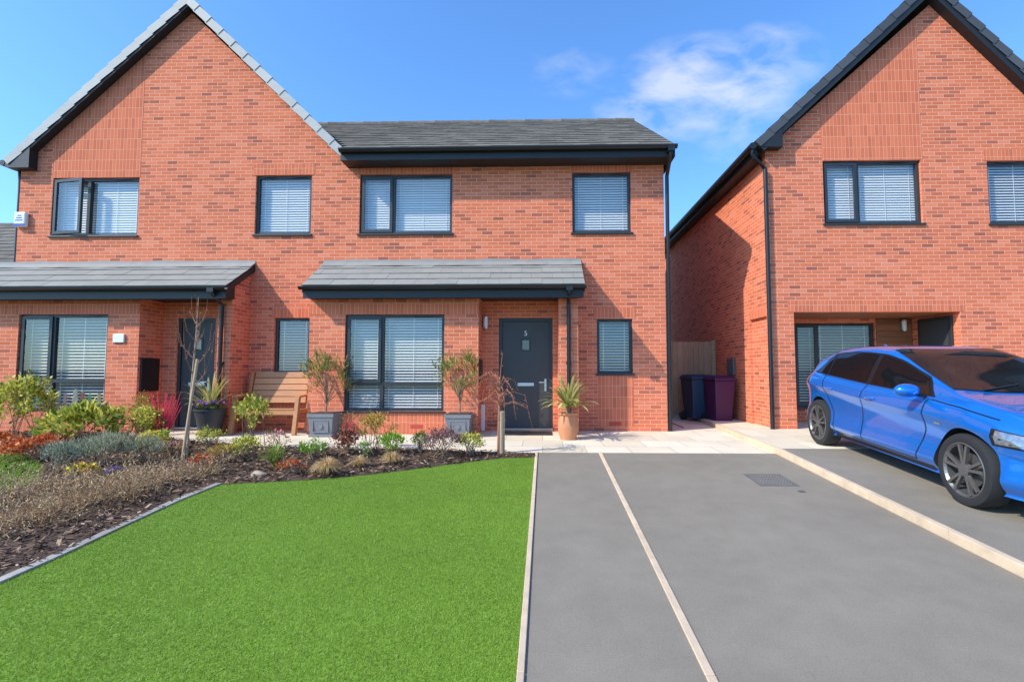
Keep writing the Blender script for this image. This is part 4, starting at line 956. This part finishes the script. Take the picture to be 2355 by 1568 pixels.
tree('weeping_tree', p, 'small weeping bare tree with reddish buds in front of door 5', [(0, 0, 0), (.01, 0, h_*.5), (.02, 0, h_)], [.02, .017, .011], brs, LHE, m_rbark, 5, .024)
a = onG(1153, 1041, .0)
o = MB().lathe([(.045, 0), (.046, 95*s), (.03, 97*s), (0, 97*s)], a, 14).build('tree_stake', m_stake, smooth=True); tag(o, 'short thick round wooden stake beside the weeping tree', 'stake')

# ------------------------------------------------------------------ drain covers, mats
def flat(quad_px, off, th):
    pts = [onG(*q, off) for q in quad_px]; x0 = min(p.x for p in pts); x1 = max(p.x for p in pts); y0 = min(p.y for p in pts); y1 = max(p.y for p in pts)
    mb = MB(); v = [(x, y, zg(y, z)) for z in (off, off+th) for x, y in ((x0, y0), (x1, y0), (x1, y1), (x0, y1))]
    mb.add(v, [(0, 3, 2, 1), (4, 5, 6, 7), (0, 1, 5, 4), (1, 2, 6, 5), (2, 3, 7, 6), (3, 0, 4, 7)])
    return mb, (x0, x1, y0, y1)
mb, q = flat([(1708, 1089), (1840, 1117)], .004, .005)
t = thing('manhole_cover', (q[0], q[2], zg(q[2])), 'grey patterned manhole cover set in the asphalt drive', 'manhole cover')
mb.build('frame', m_iron, t); st = MB(); nx, ny = 22, 14
for i in range(nx):
    for j in range(ny):
        if (i+j) % 2: continue
        xa_ = q[0]+.04+(q[1]-q[0]-.08)*i/nx; xb_ = xa_+(q[1]-q[0]-.08)/nx*.85; ya_ = q[2]+.04+(q[3]-q[2]-.08)*j/ny; yb_ = ya_+(q[3]-q[2]-.08)/ny*.85
        v = [(x, y, zg(y, z)) for z in (.009, .012) for x, y in ((xa_, ya_), (xb_, ya_), (xb_, yb_), (xa_, yb_))]
        st.add(v, [(4, 5, 6, 7), (0, 1, 5, 4), (1, 2, 6, 5), (2, 3, 7, 6), (3, 0, 4, 7)])
st.build('tread_pattern', pm('worn_iron', (.19, .172, .148), .7, .0), t)
mb, q = flat([(1833, 1127), (1854, 1131)], .004, .004); o = mb.build('stopcock_cover', pm('stained_iron', (.09, .08, .075), .8)); tag(o, 'tiny dark stopcock cover below the manhole', 'cover')
mb, q = flat([(1150, 992), (1270, 1000)], .0, .015); o = mb.build('doormat', m_mat); tag(o, 'black doormat on the step of door 5', 'doormat')
mb, q = flat([(1536, 968), (1572, 983)], .0, .012); o = mb.build('doormat', m_mat); tag(o, 'dark rubber mat at the entrance of the side passage', 'mat')

# ------------------------------------------------------------------ car
def build_car():
    rc = onG(1897, 1021, RZ); fc = onG(2243, 1162, RZ); v = fc-rc
    ex = v.normalized(); ey = Vector((-ex.y, ex.x, 0)).normalized(); ez = ex.cross(ey).normalized()
    sc = v.length/2.70
    t = thing('parked_car', (0, 0, 0), 'blue five door hatchback car parked on the raised drive', 'car', local=True)
    M = Matrix((ex, ey, ez)).transposed().to_4x4(); M.translation = rc+ey*.80*sc
    t.matrix_world = M; t.scale = (sc, sc, sc)
    X0, X1 = -.66, 3.60
    xg = np.linspace(X0, X1, 500)
    def curve(K, sm=.10):
        K = np.array(K); y = np.interp(xg, K[:, 0], K[:, 1]); k = int(sm/(xg[1]-xg[0])); ker = np.hanning(2*k+3); ker /= ker.sum()
        return np.convolve(np.pad(y, k+1, mode='edge'), ker, 'valid')
    cb_ = curve([(-.66, .36), (-.52, .26), (-.4, .2), (3.2, .18), (3.6, .24)])
    cw = curve([(-.66, .58), (-.60, .73), (-.50, .83), (-.3, .888), (0, .91), (.5, .905), (2.2, .905), (2.7, .915), (3.05, .89), (3.3, .81), (3.48, .67), (3.6, .46)], .09)
    cbelt = curve([(-.66, .84), (-.58, .97), (-.42, 1.035), (0, 1.01), (1, .955), (1.9, .925), (2.4, .91), (2.7, .885), (3.0, .84), (3.3, .76), (3.5, .66), (3.6, .56)], .14)
    ctop = curve([(-.66, .87), (-.60, .99), (-.46, 1.13), (-.28, 1.26), (-.10, 1.345), (.15, 1.40), (.5, 1.435), (.85, 1.44), (1.18, 1.42), (1.48, 1.345), (1.85, 1.205), (2.2, 1.08), (2.46, .995), (2.65, .965), (2.85, .93), (3.05, .885), (3.3, .81), (3.5, .70), (3.6, .60)], .12)
    def val(c, x): return float(np.interp(x, xg, c))
    def ring(x):
        zb, w_, zl, zt_ = val(cb_, x), val(cw, x), val(cbelt, x), val(ctop, x); zl = min(zl, zt_-.015); g = zt_-zl; k = min(1, g/.42)
        k = k*k*(3-2*k)*.5+k*.5
        yb = w_-.09; yr = yb-.21*k-.05*(1-k)
        pts = [(0, zb), (w_-.14, zb), (w_-.07, zb+.04), (w_-.006, zb+.13), (w_-.014, zb+.21), (w_-.040, zb+.33), (w_-.034, zl-.27), (w_-.006, zl-.175), (w_-.002, zl-.150), (w_-.036, zl-.06), (yb, zl),
               (yb+(yr-yb)*.48, zl+g*.50), (yr+.015, zl+g*.84), (yr-.075, zl+g*.955), (yr*.55, zt_-.006), (0, zt_)]
        return pts
    def cat(pts, m=5):
        P = np.array(pts); Q = []
        E = np.vstack([[-P[1, 0], P[1, 1]], P, [-P[-2, 0], P[-2, 1]]])
        for i in range(len(P)-1):
            p0, p1, p2, p3 = E[i], E[i+1], E[i+2], E[i+3]
            for q in range(m):
                u = q/m; Q.append(.5*((2*p1)+(-p0+p2)*u+(2*p0-5*p1+4*p2-p3)*u*u+(-p0+3*p1-3*p2+p3)*u**3))
        Q.append(P[-1]); return np.array(Q)
    ns = 150; stx = np.linspace(X0, X1, ns); half = [cat(ring(x)) for x in stx]; hn = len(half[0])
    verts = []; faces = []
    for x, h_ in zip(stx, half): verts += [(x, a, b) for a, b in h_]+[(x, -a, b) for a, b in h_[-2:0:-1]]
    m_ = 2*hn-2
    for i in range(ns-1):
        for k in range(m_): faces.append((i*m_+k, i*m_+(k+1) % m_, (i+1)*m_+(k+1) % m_, (i+1)*m_+k))
    faces.append(tuple(range(m_-1, -1, -1))); faces.append(tuple((ns-1)*m_+k for k in range(m_)))
    m_paint = pm('blue_car_paint', (.008, .18, .66), .2, .45, var=.02, coat=1.0); m_arch = pm('arch_liner', (.01, .01, .01), .9)
    m_paint.node_tree.nodes['Principled BSDF'].inputs['Coat Roughness'].default_value = .01
    m_tint = pm('tinted_car_glass', (.006, .007, .008), .03, var=.02, spec=.45); m_screen = pm('windscreen_glass', (.010, .012, .014), .03, var=.3, sc=4, spec=.12); m_trim = pm('gloss_black_trim', (.008, .008, .009), .35, var=.02)
    bm = bmesh.new(); bv = [bm.verts.new(q) for q in verts]
    for f in faces: bm.faces.new([bv[i] for i in f])
    bmesh.ops.recalc_face_normals(bm, faces=bm.faces[:]); me = bpy.data.meshes.new('car_shell'); bm.to_mesh(me); bm.free()
    me.materials.append(m_paint)
    tmp = bpy.data.objects.new('shell_tmp', me); COL.objects.link(tmp); cut = []
    for xw in (0, 2.70):
        for sy in (-1, 1):
            bm = bmesh.new(); bmesh.ops.create_cone(bm, cap_ends=True, segments=64, radius1=.364, radius2=.364, depth=.6)
            bmesh.ops.rotate(bm, verts=bm.verts[:], cent=(0, 0, 0), matrix=Matrix.Rotation(math.pi/2, 3, 'X')); bmesh.ops.translate(bm, verts=bm.verts[:], vec=(xw, sy*.88, .335))
            bmesh.ops.recalc_face_normals(bm, faces=bm.faces[:])
            cm = bpy.data.meshes.new('cut_tmp'); bm.to_mesh(cm); bm.free(); cm.materials.append(m_arch)
            c = bpy.data.objects.new('cut_tmp', cm); COL.objects.link(c); cut.append(c)
            md = tmp.modifiers.new('b', 'BOOLEAN'); md.operation = 'DIFFERENCE'; md.object = c; md.solver = 'EXACT'; md.material_mode = 'TRANSFER'
    bpy.context.view_layer.update()
    me2 = bpy.data.meshes.new_from_object(tmp.evaluated_get(bpy.context.evaluated_depsgraph_get()))
    for c in cut+[tmp]: bpy.data.objects.remove(c)
    me2.name = 'body'; finish('body', me2, None, t, True)
    def yat(x, z):
        h_ = cat(ring(x)); zz = h_[:, 1]; yy = h_[:, 0]; o_ = np.argsort(zz[5:]); return float(np.interp(z, zz[5:][o_], yy[5:][o_]))
    def side_patch(name, cols, mat, off, parent=t, rows=8):
        for sy in (-1, 1):
            V = []; Fc = []
            for (x, a, b) in cols:
                for j in range(rows+1):
                    z = a+(b-a)*j/rows; V.append((x, sy*(yat(x, z)+off), z+off*.25))
            for i in range(len(cols)-1):
                for j in range(rows): k = i*(rows+1)+j; Fc.append((k, k+1, k+rows+2, k+rows+1))
            mb = MB(); mb.add(V, Fc); mb.build(name, mat, parent, smooth=True)
    def gl(x): return val(cbelt, x)+.028
    def gh(x):
        zl, zt_ = val(cbelt, x), val(ctop, x); return zl+(zt_-zl)*.79
    def cols(xa, xb, n=12, fa=None, fb=None, grow_=0):
        out = []
        for i in range(n+1):
            x = xa+(xb-xa)*i/n; lo = gl(x)-grow_; hi = gh(x)+grow_
            if fa and x < fa: hi = min(hi, lo+(hi-lo)*max(.06, (x-xa)/(fa-xa)))
            if fb and x > fb: hi = min(hi, lo+(hi-lo)*max(.06, (xb-x)/(xb-fb)))
            hi = max(hi, lo+.004); out.append((x, lo, hi))
        return out
    side_patch('window_surround', cols(-.26, 2.22, 34, fa=.02, fb=2.05, grow_=.016), m_trim, .003)
    side_patch('side_window', cols(1.14, 2.14, 16, fb=2.02), m_tint, .007)
    side_patch('side_window', cols(.14, 1.04, 12), m_tint, .007)
    side_patch('side_window', cols(-.20, .09, 8, fa=.04), m_tint, .007)
    def zat(x, y):
        h_ = cat(ring(x)); h_ = h_[len(h_)-27:]; o_ = np.argsort(h_[:, 0]); return float(np.interp(abs(y), h_[:, 0][o_], h_[:, 1][o_]))
    def top_patch(name, xa, xb, ya, yb, mat, off, n=16):
        V = []; Fc = []
        for i in range(n+1):
            x = xa+(xb-xa)*i/n; yw = ya+(yb-ya)*i/n
            for j in range(n+1):
                y = -yw+2*yw*j/n; xx_ = x-.10*(abs(y)/yw)**2 if xa > 1 else x+.05*(abs(y)/yw)**2
                V.append((xx_+(off if xa > 1 else -off)*.5, y, zat(xx_, y)+off))
        for i in range(n):
            for j in range(n): k = i*(n+1)+j; Fc.append((k, k+1, k+n+2, k+n+1))
        mb = MB(); mb.add(V, Fc); return mb.build(name, mat, t, smooth=True)
    top_patch('windscreen', 1.30, 2.46, .56, .73, m_screen, .009)
    top_patch('rear_window', -.22, -.52, .50, .60, m_tint, .009)
    def seam(pts, w_=.010):
        for sy in (-1, 1):
            mb = MB()
            for (x0_, z0_), (x1_, z1_) in zip(pts[:-1], pts[1:]):
                n = 14
                for i in range(n):
                    xa_, za_ = x0_+(x1_-x0_)*i/n, z0_+(z1_-z0_)*i/n; xb_, zb2 = x0_+(x1_-x0_)*(i+1)/n, z0_+(z1_-z0_)*(i+1)/n
                    d_ = Vector((xb_-xa_, zb2-za_)).normalized(); px_, pz_ = -d_.y*w_/2, d_.x*w_/2
                    q_ = [(xa_+px_, za_+pz_), (xb_+px_, zb2+pz_), (xb_-px_, zb2-pz_), (xa_-px_, za_-pz_)]
                    mb.poly([(x, sy*(yat(x, z)+.003), z) for x, z in q_])
            mb.build('shut_line', m_trim, t)
    seam([(1.10, .27), (1.08, .5), (1.08, .97)], .013); seam([(2.06, .27), (2.18, .6), (2.16, .91)], .013); seam([(.45, .30), (.40, .52), (.20, .80), (.08, 1.02)], .013); seam([(.45, .275), (2.06, .275)])
    seam([(2.20, .905), (2.6, .875), (3.0, .82)], .009)
    side_patch('side_skirt', [(x, .19, .25) for x in np.linspace(.42, 2.28, 12)], m_trim, .006, rows=3)
    for xh in (1.27, .32):
        for sy in (-1, 1):
            z = .82 if xh > .5 else .85; y = yat(xh, z)+.014
            MB().tube([(xh-.10, sy*(y-.014), z), (xh-.06, sy*(y+.014), z), (xh+.06, sy*(y+.014), z), (xh+.10, sy*(y-.014), z)], [.013, .018, .018, .013], 8).build('door_handle', m_paint, t, smooth=True)
    for sy in (-1, 1):
        bm = bmesh.new(); bmesh.ops.create_uvsphere(bm, u_segments=24, v_segments=14, radius=1)
        for v_ in bm.verts:
            c = v_.co; c.x = c.x*.085 if c.x > 0 else c.x*.04; c.y *= .125; c.z = c.z*.07
            v_.co = Vector((c.x+2.10, sy*1.00+c.y, .985+c.z))
        mm = bpy.data.meshes.new('mirror'); bm.to_mesh(mm); bm.free(); mi = finish('mirror', mm, m_paint, t, True)
        MB().bar((2.10, sy*.83, .93), (2.10, sy*.97, .95), .07, .03).build('mirror_arm', m_trim, mi)
    side_patch('tail_lamp', [(x, .86, .99) for x in np.linspace(-.57, -.32, 6)], pm('red_lamp', (.45, .01, .015), .1, coat=1, var=.05), .006, rows=4)
    side_patch('headlight', [(3.02+.08*i, .62+.002*i, .735-.008*i) for i in range(6)], pm('clear_lamp', (.30, .32, .34), .08, .6, coat=1, var=.4, sc=30), .007, rows=4)
    side_patch('headlight_surround', [(2.98+.082*i, .605, .748-.008*i) for i in range(7)], m_trim, .004, rows=4)
    side_patch('badge', [(2.32, .68, .70), (2.41, .68, .70)], m_silver, .004, rows=1)
    MB().box(3.585, 3.612, -.40, .40, .40, .54).build('grille', m_trim, t, bevel=.01)
    MB().box(3.585, 3.612, -.36, .36, .27, .36).build('lower_grille', m_trim, t, bevel=.01)
    MB().tube([(.12, 0, 1.385), (.07, 0, 1.435), (.03, 0, 1.44)], [.025, .014, .006], 8).build('antenna', m_paint, t, smooth=True)
    for a_, b_ in (((2.42, -.5, 1.02), (2.30, -.1, 1.065)), ((2.42, .1, 1.025), (2.30, .5, 1.06))): MB().tube([a_, b_], .008, 6).build('wiper', m_trim, t)
    m_tyre = pm('tyre_rubber', (.018, .018, .019), .85, var=.15); m_alloy = pm('dark_alloy', (.18, .172, .165), .35, .6, var=.08); m_disc = pm('brake_disc', (.22, .215, .21), .4, .8, var=.05)
    for xw in (0, 2.70):
        for sy in (-1, 1):
            c = (xw, sy*.80, .325); o_ = sy
            wb = MB().lathe([(.215, -.09*o_), (.27, -.105*o_), (.312, -.098*o_), (.325, -.07*o_), (.325, .07*o_), (.312, .098*o_), (.285, .105*o_), (.245, .10*o_), (.232, .09*o_)], c, 48, 'y').build('wheel', m_tyre, t, smooth=True)
            rim = MB().lathe([(.232, .09*o_), (.245, .099*o_), (.236, .104*o_), (.220, .085*o_), (.212, -.08*o_)], c, 48, 'y')
            for k in range(5):
                for da_ in (-.15, .15):
                    a = 2*math.pi*k/5+.3; a2 = a+da_*1.3
                    p_ = Vector((c[0]+.05*math.cos(a+da_*.9), c[1]+o_*.086, c[2]+.05*math.sin(a+da_*.9))); q_ = Vector((c[0]+.228*math.cos(a2), c[1]+o_*.096, c[2]+.228*math.sin(a2)))
                    rim.bar(p_, q_, .024, .028, (0, 1, 0))
            rim.lathe([(.062, .06*o_), (.060, .100*o_), (.045, .105*o_), (.0, .105*o_)], c, 24, 'y')
            rim.build('rim', m_alloy, wb, smooth=False)
            MB().lathe([(0, .03*o_), (.15, .03*o_), (.15, .02*o_)], c, 32, 'y').build('brake_disc', m_disc, wb)
            MB().lathe([(0, -.01*o_), (.215, -.01*o_)], c, 32, 'y').build('wheel_back', m_arch, wb)
    return t
build_car()
